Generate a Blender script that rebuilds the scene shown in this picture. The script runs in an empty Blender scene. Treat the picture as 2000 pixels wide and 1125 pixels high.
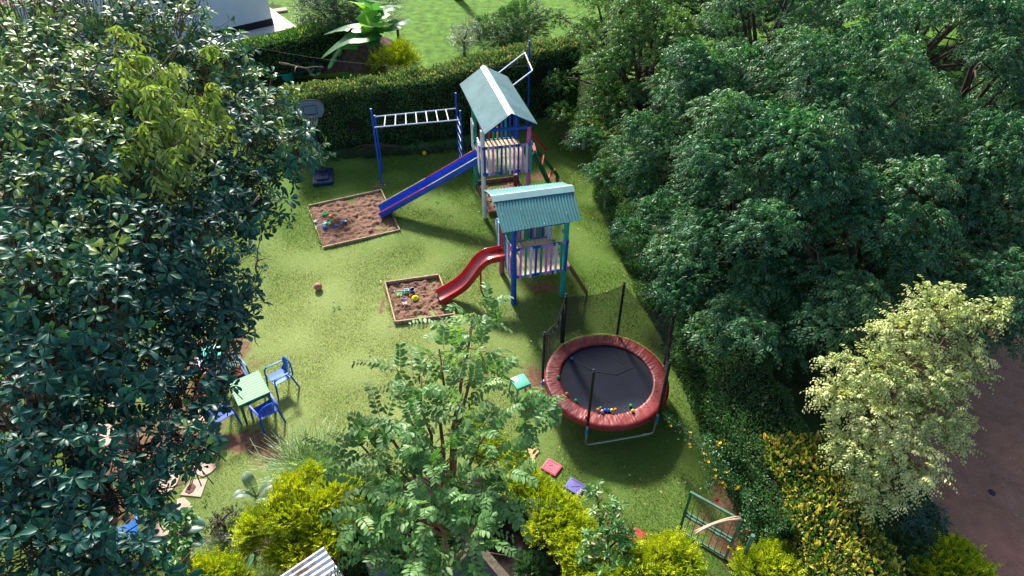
import bpy, math, random
import numpy as np
from mathutils import Vector, Matrix, Euler, noise as mnoise
rng = np.random.default_rng(7); random.seed(7)
C = bpy.context.scene.collection
SC = bpy.context.scene

# ------------------------------------------------------------------ camera, sky, sun, exposure
PITCH = math.radians(41); CH = 13.55; FPX = 1333.0
cam = bpy.data.cameras.new('camera'); cam.lens = 24; cam.sensor_width = 36; cam.clip_end = 600
co = bpy.data.objects.new('camera', cam); C.objects.link(co)
co.location = (0, 0, CH); co.rotation_euler = (math.pi/2 - PITCH, 0, 0)
SC.camera = co
SUN_EL = math.radians(35); SUN_AZ = math.radians(-19)
w = bpy.data.worlds.new('World'); SC.world = w; w.use_nodes = True
nt = w.node_tree; bg = nt.nodes['Background']
sky = nt.nodes.new('ShaderNodeTexSky'); sky.sky_type = 'NISHITA'; sky.sun_disc = False
sky.sun_elevation = SUN_EL; sky.sun_rotation = SUN_AZ
sky.dust_density = 2.0
nt.links.new(sky.outputs[0], bg.inputs[0]); bg.inputs[1].default_value = 0.105
sl = bpy.data.lights.new('sun', 'SUN'); sl.energy = 4.7; sl.angle = math.radians(7); sl.color = (1, .95, .86)
so = bpy.data.objects.new('sun', sl); C.objects.link(so)
sd = Vector((math.sin(SUN_AZ)*math.cos(SUN_EL), math.cos(SUN_AZ)*math.cos(SUN_EL), math.sin(SUN_EL)))
so.rotation_euler = sd.to_track_quat('Z', 'Y').to_euler(); so.location = (0, 20, 30)
SC.view_settings.view_transform = 'Standard'; SC.view_settings.look = 'None'
SC.view_settings.exposure = 1.16; SC.view_settings.gamma = 1

def G(x, y, z=0.0):
    """world point at height z seen at photo pixel (x, y)"""
    u = (x-1000)/FPX; v = (y-562.5)/FPX
    t = (CH-z)/(math.sin(PITCH)+v*math.cos(PITCH))
    return Vector((u*t, (math.cos(PITCH)-v*math.sin(PITCH))*t, z))
def D(x, y, t):
    """world point at depth t along the view axis through photo pixel (x, y)"""
    u = (x-1000)/FPX; v = (y-562.5)/FPX
    return Vector((u*t, (math.cos(PITCH)-v*math.sin(PITCH))*t, CH-(math.sin(PITCH)+v*math.cos(PITCH))*t))

# ------------------------------------------------------------------ materials
def nodemat(name):
    m = bpy.data.materials.new(name); m.use_nodes = True
    t = m.node_tree; b = t.nodes['Principled BSDF']
    return m, t, b
def N(t, kind, **kw):
    n = t.nodes.new('ShaderNode'+kind)
    for k, v in kw.items(): setattr(n, k, v)
    return n
def ramp(t, fac, stops):
    r = N(t, 'ValToRGB'); e = r.color_ramp.elements
    while len(e) < len(stops): e.new(.5)
    for i, (p, c) in enumerate(stops):
        e[i].position = p; e[i].color = (*c, 1)
    t.links.new(fac, r.inputs[0]); return r.outputs[0]
def noise_tex(t, scale, detail=4, rough=.6, coord='Object', vec=None):
    n = N(t, 'TexNoise'); n.inputs['Scale'].default_value = scale
    n.inputs['Detail'].default_value = detail; n.inputs['Roughness'].default_value = rough
    if vec is None:
        tc = N(t, 'TexCoord'); vec = tc.outputs[coord]
    t.links.new(vec, n.inputs['Vector']); return n.outputs[0]
def bump(t, b, h, strength=.4, dist=.02):
    n = N(t, 'Bump'); n.inputs['Strength'].default_value = strength; n.inputs['Distance'].default_value = dist
    t.links.new(h, n.inputs['Height']); t.links.new(n.outputs[0], b.inputs['Normal'])
def mat(name, col, rough=.6, var=.18, scale=6, bmp=.0, bscale=40, metal=0, wear=None, wearamt=.62, coat=0):
    m, t, b = nodemat(name)
    lo = [max(0, c*(1-var)) for c in col]; hi = [min(1, c*(1+var)) for c in col]
    c = ramp(t, noise_tex(t, scale), [(.3, lo), (.7, hi)])
    if wear:
        mx = N(t, 'MixRGB'); f = ramp(t, noise_tex(t, scale*3.1, 6, .7), [(wearamt-.04, (0,0,0)), (wearamt+.06, (1,1,1))])
        t.links.new(f, mx.inputs[0]); t.links.new(c, mx.inputs[1]); mx.inputs[2].default_value = (*wear, 1)
        c = mx.outputs[0]
    t.links.new(c, b.inputs['Base Color'])
    b.inputs['Roughness'].default_value = rough; b.inputs['Metallic'].default_value = metal
    b.inputs['Coat Weight'].default_value = coat
    b.inputs['Specular IOR Level'].default_value = .28
    if rough >= .85: b.inputs['Specular IOR Level'].default_value = .12
    if bmp: bump(t, b, noise_tex(t, bscale, 6, .65), bmp, .01)
    return m
def leafmat(name, stops, rough=.45, trans=.25, tcol=None, spec=.5, back=None):
    m, t, b = nodemat(name)
    a = N(t, 'Attribute', attribute_name='r')
    c = ramp(t, a.outputs['Fac'], stops)
    if back:
        g = N(t, 'NewGeometry'); mx = N(t, 'MixRGB'); t.links.new(g.outputs['Backfacing'], mx.inputs[0])
        t.links.new(c, mx.inputs[1]); mx.inputs[2].default_value = (*back, 1); c = mx.outputs[0]
    t.links.new(c, b.inputs['Base Color']); b.inputs['Roughness'].default_value = rough
    b.inputs['Specular IOR Level'].default_value = spec
    tr = N(t, 'BsdfTranslucent'); ms = N(t, 'MixShader'); ms.inputs[0].default_value = trans
    mul = N(t, 'MixRGB', blend_type='MULTIPLY'); mul.inputs[0].default_value = 1
    t.links.new(c, mul.inputs[1]); mul.inputs[2].default_value = (*(tcol or (1.6, 1.7, .6)), 1)
    t.links.new(mul.outputs[0], tr.inputs[0])
    t.links.new(b.outputs[0], ms.inputs[1]); t.links.new(tr.outputs[0], ms.inputs[2])
    t.links.new(ms.outputs[0], t.nodes['Material Output'].inputs[0])
    return m

# ------------------------------------------------------------------ mesh builder
class MB:
    def __init__(s): s.v = []; s.f = []; s.m = []; s.mi = 0
    def add(s, vs, fs):
        o = len(s.v); s.v += [tuple(v) for v in vs]; s.f += [tuple(i+o for i in f) for f in fs]; s.m += [s.mi]*len(fs); return s
    def box(s, c, size, rz=0, M=None, bev=0.0):
        hx, hy, hz = size[0]/2, size[1]/2, size[2]/2
        R = M if M is not None else Matrix.Rotation(rz, 3, 'Z')
        if bev <= 0:
            vs = [Vector(c)+R@Vector((x*hx, y*hy, z*hz)) for x in (-1,1) for y in (-1,1) for z in (-1,1)]
            return s.add(vs, [(0,1,3,2),(4,6,7,5),(0,4,5,1),(2,3,7,6),(0,2,6,4),(1,5,7,3)])
        import bmesh
        bm = bmesh.new(); bmesh.ops.create_cube(bm, size=1)
        for v in bm.verts: v.co = Vector((v.co.x*size[0], v.co.y*size[1], v.co.z*size[2]))
        bmesh.ops.bevel(bm, geom=list(bm.edges), offset=min(bev, .45*min(size)), segments=2, affect='EDGES', profile=.5)
        vs = [Vector(c)+R@v.co for v in bm.verts]; fs = [[v.index for v in f.verts] for f in bm.faces]
        bm.free(); return s.add(vs, fs)
    def beam(s, a, b, w, h=None, up=(0,0,1), bev=0.0):
        a = Vector(a); b = Vector(b); d = b-a; L = d.length; x = d/L
        up = Vector(up); y = up.cross(x)
        if y.length < 1e-3: y = Vector((1,0,0)).cross(x)
        if y.length < 1e-3: y = Vector((0,1,0)).cross(x)
        y.normalize(); z = x.cross(y)
        M = Matrix((x, y, z)).transposed()
        return s.box((a+b)/2, (L, w, h or w), M=M, bev=bev)
    def tube(s, pts, rad, n=8, cap=True):
        pts = [Vector(p) for p in pts]; k = len(pts)
        if not hasattr(rad, '__len__'): rad = [rad]*k
        o = len(s.v); ref = None; vs = []
        for i, p in enumerate(pts):
            t = (pts[min(i+1, k-1)]-pts[max(i-1, 0)]).normalized()
            if ref is None: ref = t.orthogonal().normalized()
            ref = (ref - t*ref.dot(t)); ref = ref.normalized() if ref.length > 1e-6 else t.orthogonal().normalized()
            q = t.cross(ref)
            for j in range(n):
                a = 2*math.pi*j/n; vs.append(p+(ref*math.cos(a)+q*math.sin(a))*rad[i])
        fs = [(i*n+j, i*n+(j+1)%n, (i+1)*n+(j+1)%n, (i+1)*n+j) for i in range(k-1) for j in range(n)]
        if cap: fs += [tuple(range(n-1, -1, -1)), tuple((k-1)*n+j for j in range(n))]
        return s.add(vs, fs)
    def ring(s, c, R, r, n=64, m=8, z=None, M=None, wob=0):
        vs = []; fs = []
        for i in range(n):
            a = 2*math.pi*i/n
            for j in range(m):
                b = 2*math.pi*j/m; q = Vector(((R+r*math.cos(b))*math.cos(a), (R+r*math.cos(b))*math.sin(a), r*math.sin(b)))
                if M is not None: q = M@q
                vs.append(Vector(c)+q)
        for i in range(n):
            for j in range(m): fs.append((i*m+j, ((i+1)%n)*m+j, ((i+1)%n)*m+(j+1)%m, i*m+(j+1)%m))
        return s.add(vs, fs)
    def lathe(s, c, prof, n=20, M=None):
        vs = []; fs = []
        for (r, z) in prof:
            for j in range(n):
                a = 2*math.pi*j/n; q = Vector((r*math.cos(a), r*math.sin(a), z))
                vs.append(Vector(c)+(M@q if M is not None else q))
        k = len(prof)
        for i in range(k-1):
            for j in range(n): fs.append((i*n+j, i*n+(j+1)%n, (i+1)*n+(j+1)%n, (i+1)*n+j))
        if prof[0][0] > 1e-4: fs.append(tuple(range(n-1, -1, -1)))
        if prof[-1][0] > 1e-4: fs.append(tuple((k-1)*n+j for j in range(n)))
        return s.add(vs, fs)
    def sphere(s, c, r, n=16, sq=1.0):
        k = n//2
        return s.lathe(c, [(max(1e-5, r*math.sin(math.pi*i/k)), -r*sq*math.cos(math.pi*i/k)) for i in range(k+1)], n)
    def build(s, name, mats, parent=None, loc=None, smooth=False, label=None):
        me = bpy.data.meshes.new(name); me.from_pydata(s.v, [], s.f)
        ml = mats if isinstance(mats, (list, tuple)) else [mats]
        for m in ml: me.materials.append(m)
        if len(ml) > 1: me.polygons.foreach_set('material_index', s.m)
        if smooth: me.shade_smooth()
        me.update()
        if smooth == 'auto':
            try: me.set_sharp_from_angle(angle=math.radians(38))
            except Exception: pass
        o = bpy.data.objects.new(name, me); C.objects.link(o)
        if loc is not None: o.location = loc
        if parent is not None: o.parent = parent
        if label: o['label'] = label
        return o
def tag(o, label, cat, group=None, kind=None):
    if label: o['label'] = label
    if cat: o['category'] = cat
    if group: o['group'] = group
    if kind: o['kind'] = kind
    return o
def thing(name, label, cat, loc=(0,0,0), rz=0, group=None):
    o = bpy.data.objects.new(name, None); C.objects.link(o); o.empty_display_size = .2
    o.location = loc; o.rotation_euler = (0, 0, rz); return tag(o, label, cat, group)
def copy_tree(o, parent=None):
    c = o.copy(); C.objects.link(c)
    if parent is not None: c.parent = parent
    for ch in [q for q in bpy.data.objects if q.parent == o]: copy_tree(ch, c)
    return c

# ------------------------------------------------------------------ foliage machinery (numpy)
def nz(a): return a/np.maximum(np.linalg.norm(a, axis=-1, keepdims=True), 1e-9)
def ru(n): return nz(rng.normal(size=(n, 3)))
# templates: verts (s along, t across, h up), faces
T_OVAL = (np.array([(0,0,0),(.3,.5,.10),(.72,.42,.08),(1,0,-.04),(.72,-.42,.08),(.3,-.5,.10)], float), [(0,1,2,3),(0,3,4,5)])
T_OBOV = (np.array([(0,0,0),(.35,0,.02),(.7,0,.0),(1,0,-.10),(.3,.22,.06),(.68,.5,.07),(.9,.34,-.01),(.3,-.22,.06),(.68,-.5,.07),(.9,-.34,-.01)], float),
          [(0,4,1,1),(1,4,5,2),(2,5,6,3),(0,1,7,7),(1,2,8,7),(2,3,9,8)])
T_LANC = (np.array([(0,0,0),(.33,0,.0),(.7,0,-.06),(1,0,-.22),(.33,.5,.05),(.7,.36,-.02),(.33,-.5,.05),(.7,-.36,-.02)], float),
          [(0,4,1,1),(1,4,5,2),(2,5,3,3),(0,1,6,6),(1,2,7,6),(2,3,7,7)])
T_ELLI = (np.array([(0,0,0),(.5,0,.02),(1,0,-.08),(.2,.36,.05),(.55,.5,.07),(.85,.28,.0),(.2,-.36,.05),(.55,-.5,.07),(.85,-.28,.0)], float),
          [(0,3,4,1),(1,4,5,2),(0,1,7,6),(1,2,8,7)])
class Leaves:
    def __init__(s): s.V = []; s.F3 = []; s.R = []; s.n = 0; s.MI = []
    def add(s, pos, axis, nrm, L, wr, T=T_OVAL, r=None, mi=0):
        n = len(pos)
        if n == 0: return s
        L = np.broadcast_to(np.asarray(L, float), (n,)); wr = np.broadcast_to(np.asarray(wr, float), (n,))
        axis = nz(axis); side = nz(np.cross(nrm, axis)); nn = np.cross(axis, side)
        tv, tf = T; k = len(tv)
        V = (pos[:,None,:] + axis[:,None,:]*(tv[None,:,0,None]*L[:,None,None])
             + side[:,None,:]*(tv[None,:,1,None]*(L*wr)[:,None,None]) + nn[:,None,:]*(tv[None,:,2,None]*L[:,None,None]))
        if r is None: r = rng.random(n)
        base = s.n + np.arange(n)*k
        for f in tf:
            ff = np.array(f)[None,:]+base[:,None]
            s.F3.append(ff); s.R.append(r); s.MI.append(np.full(n, mi))
        s.V.append(V.reshape(-1,3)); s.n += n*k; return s
    def build(s, name, mats, parent=None, org=(0,0,0), smooth=False, label=None):
        V = np.concatenate(s.V)-np.array(org, float)[None,:]; Fq = np.concatenate(s.F3); R = np.concatenate(s.R); MI = np.concatenate(s.MI)
        tri = Fq[:,2] == Fq[:,3]
        q = Fq[~tri]; t = Fq[tri][:,:3]
        loops = np.concatenate([q.ravel(), t.ravel()])
        tot = np.concatenate([np.full(len(q), 4), np.full(len(t), 3)])
        st = np.concatenate([[0], np.cumsum(tot)[:-1]])
        me = bpy.data.meshes.new(name)
        me.vertices.add(len(V)); me.vertices.foreach_set('co', V.astype(np.float32).ravel())
        me.loops.add(len(loops)); me.loops.foreach_set('vertex_index', loops.astype(np.int32))
        me.polygons.add(len(tot)); me.polygons.foreach_set('loop_start', st.astype(np.int32))
        at = me.attributes.new('r', 'FLOAT', 'FACE'); at.data.foreach_set('value', np.concatenate([R[~tri], R[tri]]).astype(np.float32))
        ml = mats if isinstance(mats, (list, tuple)) else [mats]
        for m in ml: me.materials.append(m)
        if len(ml) > 1: me.polygons.foreach_set('material_index', np.concatenate([MI[~tri], MI[tri]]).astype(np.int32))
        me.polygons.foreach_set('use_smooth', np.full(len(tot), bool(smooth)))
        me.update(calc_edges=True); me.validate()
        o = bpy.data.objects.new(name, me); C.objects.link(o)
        if parent is not None: o.parent = parent
        if label: o['label'] = label
        return o
def sticks(LV, P0, P1, r0, r1, mi=1):
    """thin three-sided twigs added to a crown"""
    n = len(P0); a = nz(P1-P0); s1 = nz(np.cross(a, np.array([.3,.5,.81]))); s2 = np.cross(a, s1)
    V = []
    for P, r in ((P0, r0), (P1, r1)):
        r = np.broadcast_to(r, (n,))[:,None]
        for k in range(3):
            an = 2*math.pi*k/3; V.append(P+(s1*math.cos(an)+s2*math.sin(an))*r)
    V = np.stack(V, 1); b = np.arange(n)*6
    F = np.concatenate([np.stack([b+k, b+(k+1)%3, b+3+(k+1)%3, b+3+k], 1) for k in range(3)])
    LV.V.append(V.reshape(-1,3)); LV.F3.append(F+LV.n); LV.R.append(np.zeros(len(F))); LV.MI.append(np.full(len(F), mi)); LV.n += n*6
def shell(c, rad, n, inner=.55, flat=(1,1,1)):
    d = ru(n); rr = (inner+(1-inner)*rng.random(n)**.6)[:,None]
    fl = np.array(flat)
    return np.array(c)[None,:]+d*fl*rr*rad, nz(d/fl)
UP = np.array([0,0,1.0])
def rosettes(LV, P, A, k=7, L=.14, wr=.40, T=T_OBOV, th=(50,88), mi=0, r=None):
    n = len(P); A = nz(A); s1 = nz(np.cross(A, ru(n))); s2 = np.cross(A, s1); szr = rng.uniform(.7,1.2,n); rb = rng.random(n)
    for j in range(k):
        an = 2*math.pi*(j/k)+rng.random(n)*.7; t = np.radians(rng.uniform(th[0], th[1], n))[:,None]
        rad = s1*np.cos(an)[:,None]+s2*np.sin(an)[:,None]
        ax = A*np.cos(t)+rad*np.sin(t)-UP*.12; nr = A*np.sin(t)-rad*np.cos(t)
        rr = None if r is None else np.clip(r+rng.normal(0,.12,n), 0, 1)
        kp = rng.random(n) < (1 if j < k-3 else .6); sc = szr*rng.uniform(.6,1.15,n)
        LV.add((P+rad*.01+A*rng.uniform(-.03,.02,n)[:,None])[kp], (ax+ru(n)*.22)[kp], (nr+ru(n)*.38)[kp], (L*sc)[kp], (wr*rng.uniform(.8,1.2,n))[kp], T, (None if rr is None else rr[kp]) if r is not None else (rb*.7+rng.random(n)*.3)[kp], mi)
def sprays(LV, P, A, k=12, L=.09, wr=.42, ln=.45, droop=.35, T=T_OVAL, opp=False, r=None, mi=0, tilt=.35):
    """leafy shoots: k leaves alternately (or in pairs) along an arching twig"""
    n = len(P); A = nz(A); side0 = nz(np.cross(A, UP[None,:]+ru(n)*.35)); lnn = ln*rng.uniform(.6,1.2,n)
    r0 = rng.random(n) if r is None else r
    ends = None
    for j in range(k):
        s = (j+.5)/k
        C0 = P+A*(lnn*s)[:,None]-UP*(lnn*droop*s*s)[:,None]
        tan = nz(A-UP*(2*droop*s)); side = nz(np.cross(tan, np.cross(side0, tan)))
        up = nz(np.cross(side, tan)); up = np.where(up[:,2:3] < 0, -up, up)
        for sg in ((1,-1) if opp else ((1,) if j%2 else (-1,))):
            ax = tan*.45+side*sg*rng.uniform(.6,1,n)[:,None]-UP*tilt+ru(n)*.18
            LV.add(C0, ax, up+ru(n)*.35, L*rng.uniform(.65,1.15,n)*(1-.35*s*s), wr*rng.uniform(.85,1.15,n), T, np.clip(r0*.6+rng.random(n)*.4, 0, 1), mi)
        ends = C0
    return ends
def limb_mesh(base, targets, r0, name, m, parent, org, n=9, wob=.15, trunk_h=None):
    """trunk plus limbs that fork towards the targets"""
    mb = MB(); base = Vector(base); o = Vector(org)
    th = trunk_h or 1.5
    cen = sum((Vector(t) for t in targets), Vector())/len(targets)
    fork = base+Vector((0,0,th))+(Vector((cen.x-base.x, cen.y-base.y, 0))*.15)
    pts = [base-o, base+(fork-base)*.4+Vector((random.uniform(-wob,wob)*.5, random.uniform(-wob,wob)*.5, 0))-o, fork-o]
    mb.tube(pts, [r0*1.25, r0, r0*.85], n)
    for t in targets:
        t = Vector(t); d = t-fork; L = d.length
        ps = []; rs = []
        for i in range(6):
            s = i/5; q = fork+d*s+Vector((0,0,L*.10*math.sin(s*math.pi)))
            if 0 < i: q += Vector([random.uniform(-1,1)*wob*L*.12 for _ in range(3)])
            ps.append(q-o); rs.append(r0*.55*(1-s)**.8+.012)
        mb.tube(ps, rs, 6)
        for k in range(3):
            i = random.randint(2,4); q = ps[i]; e = q+Vector((random.uniform(-1,1), random.uniform(-1,1), random.uniform(-.1,.7)))*L*.22
            mid = (q+e)/2+Vector((random.uniform(-1,1), random.uniform(-1,1), random.uniform(-1,1)))*L*.03
            mb.tube([q, mid, e], [rs[i]*.6, rs[i]*.4, .006], 5)
    return mb.build(name, m, parent, smooth=True)
# ================================================================== THE GROUND
def field(x, y, seed, sc):
    r = np.random.default_rng(seed); o = np.zeros_like(x)
    for i in range(14):
        a = r.uniform(0, 2*math.pi); f = sc*r.uniform(.5, 2.6); o += np.sin(f*(x*math.cos(a)+y*math.sin(a))+r.uniform(0, 6.3))
    return o/math.sqrt(14/2)
BARE = [(405,690,1.3,.85),(560,893,.85,.35),(478,860,.8,.45),(1045,738,.4,.6),(745,600,.10,.4),(1112,262,.7,.8),(1197,425,.28,.5),
        (1064,345,.55,.4),(1050,560,.55,.3),(742,362,.3,.18),(1195,1035,.35,.5),(360,820,1.1,1.6),(250,900,1.6,1.8),(765,640,.2,.08),
        (1450,1040,1.1,1.3)]
BARE = [(*G(a, b)[:2], c, d) for a, b, c, d in BARE]
def bare_f(x, y):
    o = np.full_like(x, -1.0)
    for (cx, cy, a, b) in BARE: o = np.maximum(o, 1.25-np.sqrt(((x-cx)/a)**2+((y-cy)/b)**2))
    return np.clip((o+.22*field(x, y, 3, 4.5)+.12*field(x, y, 9, 15))*1.6-.15, 0, 1)
def dry_f(x, y):
    d = .20+.85*np.exp(-(((x+5.0)/4.2)**2+((y-12.8)/5.2)**2))+.3*np.exp(-(((x+1.2)/3.2)**2+((y-11)/4)**2))
    d += .04*field(x, y, 5, 1.1)+.03*field(x, y, 6, 4)
    return np.clip(d, 0, 1)
def sheet(name, x0, x1, y0, y1, z, step, m, zf=None, attrs=None):
    nx = max(2, int((x1-x0)/step)+1); ny = max(2, int((y1-y0)/step)+1)
    X, Y = np.meshgrid(np.linspace(x0, x1, nx), np.linspace(y0, y1, ny)); X = X.ravel(); Y = Y.ravel()
    Z = np.full_like(X, z) + (zf(X, Y) if zf else 0)
    i = np.arange((nx-1)*(ny-1)); a = i//(nx-1)*nx+i%(nx-1)
    F = np.stack([a, a+1, a+nx+1, a+nx], 1)
    me = bpy.data.meshes.new(name); me.vertices.add(len(X)); me.vertices.foreach_set('co', np.stack([X,Y,Z],1).astype(np.float32).ravel())
    me.loops.add(F.size); me.loops.foreach_set('vertex_index', F.astype(np.int32).ravel())
    me.polygons.add(len(F)); me.polygons.foreach_set('loop_start', (np.arange(len(F))*4).astype(np.int32))
    for k, fn in (attrs or {}).items():
        at = me.attributes.new(k, 'FLOAT', 'POINT'); at.data.foreach_set('value', fn(X, Y).astype(np.float32))
    me.materials.append(m); me.update(calc_edges=True); me.shade_smooth()
    o = bpy.data.objects.new(name, me); C.objects.link(o); o['kind'] = 'structure'; return o

m, t, b = nodemat('lawn')
fine = noise_tex(t, 38, 6, .75); mid = noise_tex(t, 5, 5, .6)
gr = ramp(t, fine, [(.30,(.030,.07,.010)),(.5,(.070,.145,.018)),(.72,(.14,.23,.040))])
dr = ramp(t, fine, [(.28,(.10,.135,.04)),(.5,(.235,.29,.095)),(.72,(.38,.43,.18))])
soil = ramp(t, noise_tex(t, 9, 8, .7), [(.3,(.11,.055,.035)),(.55,(.21,.115,.075)),(.75,(.30,.19,.13))])
ad = N(t, 'Attribute', attribute_name='dry'); ab = N(t, 'Attribute', attribute_name='bare')
mx = N(t, 'MixRGB'); t.links.new(ad.outputs['Fac'], mx.inputs[0]); t.links.new(gr, mx.inputs[1]); t.links.new(dr, mx.inputs[2])
mm = N(t, 'Math', operation='ADD'); t.links.new(ab.outputs['Fac'], mm.inputs[0])
m2_ = N(t, 'Math', operation='MULTIPLY_ADD'); t.links.new(fine, m2_.inputs[0]); m2_.inputs[1].default_value = 1.2; m2_.inputs[2].default_value = -.62
t.links.new(m2_.outputs[0], mm.inputs[1])
rr_ = ramp(t, mm.outputs[0], [(.25,(0,0,0)),(.85,(1,1,1))])
mx2 = N(t, 'MixRGB'); t.links.new(rr_, mx2.inputs[0]); t.links.new(mx.outputs[0], mx2.inputs[1]); t.links.new(soil, mx2.inputs[2])
t.links.new(mx2.outputs[0], b.inputs['Base Color']); b.inputs['Roughness'].default_value = .85; b.inputs['Specular IOR Level'].default_value = .05
bump(t, b, fine, .8, .03)
M_LAWN = m
M_SOIL = mat('dark_soil', (.07,.045,.032), .95, .5, 7, .8, 30)
M_DGR = mat('rough_green_ground', (.035,.06,.018), .95, .5, 3, .8, 20)
M_NLAWN = mat('far_grass', (.075,.165,.016), .9, .5, 2.5, .9, 14)
m, t, b = nodemat('road_murram')
c = ramp(t, noise_tex(t, 2.2, 8, .7), [(.3,(.27,.125,.080)),(.6,(.40,.195,.13)),(.8,(.52,.29,.20))])
v_ = ramp(t, noise_tex(t, 45, 3, .7), [(.35,(.6,.6,.6)),(.62,(1,1,1)),(.78,(1.3,1.25,1.2))])
mx = N(t, 'MixRGB', blend_type='MULTIPLY'); mx.inputs[0].default_value = 1; t.links.new(c, mx.inputs[1]); t.links.new(v_, mx.inputs[2])
t.links.new(mx.outputs[0], b.inputs['Base Color']); b.inputs['Roughness'].default_value = .9
bump(t, b, noise_tex(t, 60, 6, .7), .5, .01); M_ROAD = m

sheet('ground', -260, 260, -60, 420, -.05, 20, M_DGR)
sheet('lawn', -15, 5.2, 1.5, 27, 0, .12, M_LAWN, zf=lambda X, Y: .012*field(X, Y, 2, 1.4), attrs={'dry': dry_f, 'bare': bare_f})
sheet('neighbour_lawn', -60, 40, 30.5, 120, .0, 2, M_NLAWN, zf=lambda X, Y: .03*field(X, Y, 8, .5))
sheet('road', 9.35, 22, -8, 24, -.01, .25, M_ROAD, zf=lambda X, Y: .015*field(X, Y, 4, .8))

def grass_blades():
    n = 640000
    x = rng.uniform(-11.5, 5.0, n); y = rng.uniform(6.2, 26.6, n)
    keep = (bare_f(x, y) < rng.random(n)*.95+.05)
    for q in SAND: keep &= ~inpoly(x, y, q)
    x = x[keep]; y = y[keep]; n = len(x)
    P = np.stack([x, y, np.full(n, -.004)], 1)
    A = nz(UP[None,:]*rng.uniform(.25,1,n)[:,None]+ru(n)*.8*np.array([1,1,.1]))
    A[:,2] = np.abs(A[:,2])
    T = (np.array([(0,-.5,0),(0,.5,0),(1,0,0)], float), [(0,1,2,2)])
    d = dry_f(x, y); L = Leaves()
    L.add(P, A, ru(n), rng.uniform(.022,.055,n), rng.uniform(.18,.32,n), T, np.clip(d*.75+rng.normal(.12,.14,n), 0, 1))
    return L
def inpoly(x, y, q):
    ins = np.ones(len(x), bool)
    k = len(q); s = 0
    for i in range(k):
        ax, ay = q[i][0], q[i][1]; bx, by = q[(i+1)%k][0], q[(i+1)%k][1]
        ins &= ((bx-ax)*(y-ay)-(by-ay)*(x-ax)) < 0
    return ins

BEDP = [(690,985),(800,940),(930,930),(1000,985),(1060,1060),(1150,1200),(900,1400),(560,1300),(560,1110),(640,1050)]
_P = [G(a, b) for a, b in BEDP]; _c = sum(_P, Vector())/len(_P); _mb = MB()
_mb.add([(_c.x,_c.y,.045)]+[(p.x,p.y,.035) for p in _P]+[(p.x+(p.x-_c.x)*.08,p.y+(p.y-_c.y)*.08,-.03) for p in _P], [(0,(i+1)%len(_P)+1,i+1) for i in range(len(_P))]+[(i+1,(i+1)%len(_P)+1,(i+1)%len(_P)+1+len(_P),i+1+len(_P)) for i in range(len(_P))])
_o = _mb.build('flower_bed', mat('bed_soil_with_shade', (.022,.017,.014), .95, .5, 9, .9, 30)); _o['kind'] = 'structure'  # dark soil, taken to near black to paint in the bed's shade
# ================================================================== PAINTS
M_BLUE = mat('blue_paint', (.008,.075,.44), .5, .2, 5, .1, 60, wear=(.06,.15,.42), wearamt=.64)
M_DBLUE = mat('deep_blue_paint', (.006,.022,.16), .4, .2, 5)
M_LBLUE = mat('sky_blue_paint', (.03,.20,.50), .45, .2, 5, .1, wear=(.2,.3,.45))
M_TEAL = mat('teal_paint', (.010,.36,.36), .5, .2, 5, .1, 60, wear=(.25,.38,.36), wearamt=.62)
M_GREEN = mat('green_paint', (.014,.31,.20), .45, .2, 5, .1, 60, wear=(.2,.3,.25), wearamt=.62)
M_DGREEN = mat('dark_green_paint', (.012,.13,.065), .6, .2, 5)
M_LILAC = mat('lilac_paint', (.50,.25,.60), .5, .18, 5, .1, 60, wear=(.5,.4,.5), wearamt=.62)
M_PINK = mat('pink_paint', (.56,.13,.38), .5, .2, 5, .1, 60, wear=(.5,.3,.35), wearamt=.62)
M_MAUVE = mat('mauve_paint', (.36,.12,.20), .5, .2, 5)
M_PALE = mat('pale_grey_blue_paint', (.54,.63,.76), .5, .12, 5, .1, 60, wear=(.5,.45,.38), wearamt=.62)
M_WHITE = mat('white_paint', (.66,.68,.70), .5, .1, 4, .1, 60, wear=(.4,.36,.3), wearamt=.7)
M_RED = mat('red_paint', (.42,.02,.03), .6, .2, 5)
M_CREAM = mat('cream_paint', (.55,.45,.33), .55, .15, 5)
M_ORANGE = mat('rust_orange_paint', (.45,.09,.025), .75, .25, 8)
M_BROWNRED = mat('oxide_red_paint', (.17,.03,.02), .5, .25, 8)
def planks(name, col, axis, scale, gap=.06):
    m, t, b = nodemat(name)
    tc = N(t, 'TexCoord'); sp = N(t, 'SeparateXYZ'); t.links.new(tc.outputs['Object'], sp.inputs[0])
    mu = N(t, 'Math', operation='MULTIPLY'); t.links.new(sp.outputs[axis], mu.inputs[0]); mu.inputs[1].default_value = scale
    fl = N(t, 'Math', operation='FLOOR'); t.links.new(mu.outputs[0], fl.inputs[0])
    wn = N(t, 'TexWhiteNoise', noise_dimensions='1D'); t.links.new(fl.outputs[0], wn.inputs['W'])
    c1 = ramp(t, wn.outputs['Value'], [(0, [x*.8 for x in col]), (1, [min(1, x*1.12) for x in col])])
    nn = noise_tex(t, 14, 6, .7); c2 = ramp(t, nn, [(.3,(.72,.68,.62)),(.65,(1,1,1))])
    mx = N(t, 'MixRGB', blend_type='MULTIPLY'); mx.inputs[0].default_value = 1; t.links.new(c1, mx.inputs[1]); t.links.new(c2, mx.inputs[2])
    t.links.new(mx.outputs[0], b.inputs['Base Color']); b.inputs['Roughness'].default_value = .75
    bump(t, b, nn, .3, .01); return m
M_DECK = planks('bare_timber_deck', (.60,.45,.30), 0, 7.5)
M_TIMB = mat('weathered_timber', (.40,.27,.19), .85, .3, 9, .4, 40, wear=(.55,.45,.38), wearamt=.6)
M_TIMB2 = mat('brown_board', (.20,.11,.07), .85, .3, 9, .4, 40)
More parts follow.
